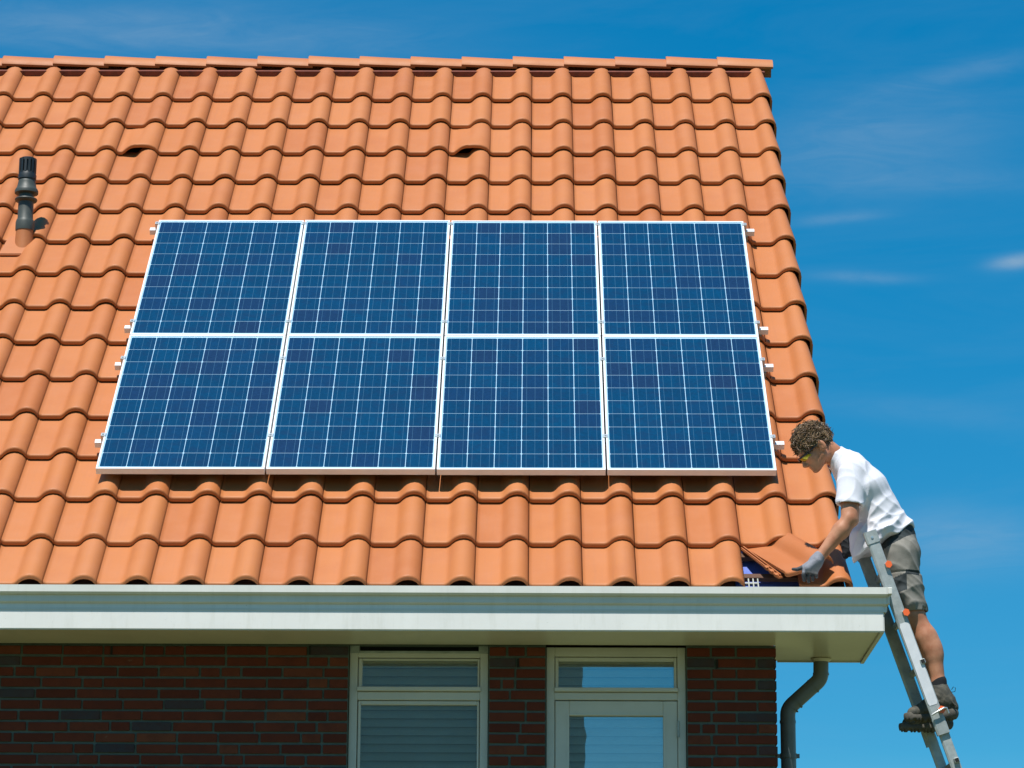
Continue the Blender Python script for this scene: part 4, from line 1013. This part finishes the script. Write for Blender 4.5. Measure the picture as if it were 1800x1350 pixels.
F.cap(J(1540, 928, -.52), J(1536, 944, -.52), .036, .040, .01); gme = F.mesh('far_glove', 1); gme.materials.append(M['glove_tip']); add('glove', gme, None, man, label='dark glove on the far hand')
# black pouch in front of his hip
F = Field(J(1465, 925, -.78) - np.array([0, 0, .26]), J(1515, 925, -.54) + np.array([.02, 0, 0]), .004)
F.cap(J(1494, 945, -.66), J(1493, 970, -.66), .030, .030, .02, .6); F.cap(J(1484, 950, -.66), J(1486, 978, -.66), .022, .016, .01, .6); F.disp(folds(J(1490, 960, -.66), .004, [(60, 9, 50)], 2))
pme = F.mesh('pouch_mesh', 1); pme.materials.append(M['sock']); add('tool_pouch', pme, None, man, label='black pouch hanging in front of his hip')
# hair: cap plus curls
F = Field(Hc-.16, Hc+.16, .0040)
F.ell(H(-.010, 0, .026), RH, (.109, .088, .104), .0)
def hairn(X_, Y_, Z_):
    x, y, z = X_-Hc[0], Y_-Hc[1], Z_-Hc[2]
    return -.0028*(np.sin(110*x+3*np.sin(60*y))*np.sin(140*y+2*np.sin(70*z))+np.sin(160*z+2*np.sin(80*x)))
F.disp(hairn)
F.ell(H(.075, 0, -.058), RH, (.075, .10, .066), .004, 'cut')          # the face
pl0 = H(.10, 0, .030); pln = -(Uh - Fh*.62); F.plane(pl0, pln)
for s_ in (1, -1): F.ell(H(-.018, s_*.090, -.044), RH, (.028, .026, .038), 0, 'cut')
hme = F.mesh('hair_mesh', 0); hme.materials.append(M['hair'])
hco = np.array([v.co[:] for v in hme.vertices]); hno = np.array([v.normal[:] for v in hme.vertices])
hr = add('hair', hme, None, man)
cu = MB(); rs = np.random.RandomState(4)
out = (hco-Hc); keep = [i for i in range(len(hco)) if (out[i]/np.linalg.norm(out[i]))@hno[i] > .55 and (out[i]@np.array(Uh)) > -.045 + .35*(out[i]@np.array(Fh)) and min(np.linalg.norm(hco[i]-H(-.016, .088, -.040)), np.linalg.norm(hco[i]-H(-.016, -.088, -.040))) > .034]
for i in rs.choice(keep, 1700, replace=False):
    n_ = hno[i]; p_ = hco[i]; t_ = rs.normal(size=3); t_ -= n_*(t_@n_); t_ /= np.linalg.norm(t_)+1e-9; t_ = t_*.5 - Uh*.35 + Fh*.28; t_ -= n_*(t_@n_); t_ /= np.linalg.norm(t_)+1e-9; b3 = np.cross(n_, t_)
    L = rs.uniform(.030, .052); cv = rs.uniform(-1.5, 1.5)
    pts = [p_ - n_*.003 + t_*L*q + n_*(.0065*math.sin(q*2.9)) + b3*cv*.010*q*q for q in (0, .25, .5, .75, 1.0)]
    cu.tube(pts, [.0014, .0020, .0019, .0014, .0005], 4, up=n_)
add('curl', cu.mesh(fix=False), M['hair'], hr, kind='stuff')
# eyebrow-free wraparound glasses
gf = MB()
for s_ in (1, -1): gf.tube([H(-.015, s_*.082, -.018), H(.03, s_*.079, -.020), H(.062, s_*.073, -.022)], [.0046, .0050, .0060], 8)
rim = []
for t in np.linspace(-1, 1, 21): rim.append(H(.119 - .052*t*t, t*.073, -.012 - .012*abs(t)))
gf.tube(rim, [.0048+.0016*abs(t) for t in np.linspace(-1, 1, 21)], 8)
go_ = add('sunglasses', sharp(gf.mesh(), 60), M['blackgloss'], man)
for s_ in (1, -1):
    ln = MB(); n1_, n2_ = 8, 5
    for side in (0, .002):
        for i in range(n1_+1):
            t = .22 + .74*i/n1_
            for j in range(n2_+1):
                q = j/n2_; hgt = .027*(1-(max(0, t-.55)/.45)**2*.55)*(1-.35*max(0, .3-t)/.3)
                ln.v.append(tuple(H(.118 - .052*t*t - side - .012*q*q, s_*t*.073, -.014-.012*t - q*hgt)))
    K = (n1_+1)*(n2_+1)
    for sd in range(2):
        for i in range(n1_):
            for j in range(n2_): a = sd*K+i*(n2_+1)+j; ln.f.append((a, a+1, a+n2_+2, a+n2_+1))
    add('lens', sharp(ln.mesh(), 70), M['lens'], go_)

# ------------------------------------------------------------------ neighbour across the garden (its reflection shows in the panes)
nx1 = X(1010, 1300); t_ = (34.0+ (YW-CC[1]))/(YW-CC[1]); nxr = CC[0] + (nx1-CC[0])*t_
nb_ = empty('neighbour_house', (nxr-5, -40, 0), 'tall dark brick house across the lawn, mirrored in the window panes', 'house')
q = MB(); q.extr([(-40, 0), (-34.5, 0), (-34.5, 6.6), (-37.5, 13.0), (-40, 6.8)], nxr-12, nxr); add('wall', q.mesh(), M['facade'], nb_)
q = MB(); q.extr([(-34.1, 6.2), (-37.5, 13.1), (-40.9, 6.2), (-40.9, 6.4), (-37.5, 13.3), (-33.9, 6.3)], nxr-12.2, nxr+.2); add('roof', q.mesh(), M['slate'], nb_)
q = MB()
for i in range(4):
    for z in (1.2, 4.0): q.box(nxr-10.6+i*2.8, nxr-9.3+i*2.8, -34.49, -34.44, z, z+1.3)
add('window', q.mesh(), M['frame'], nb_)
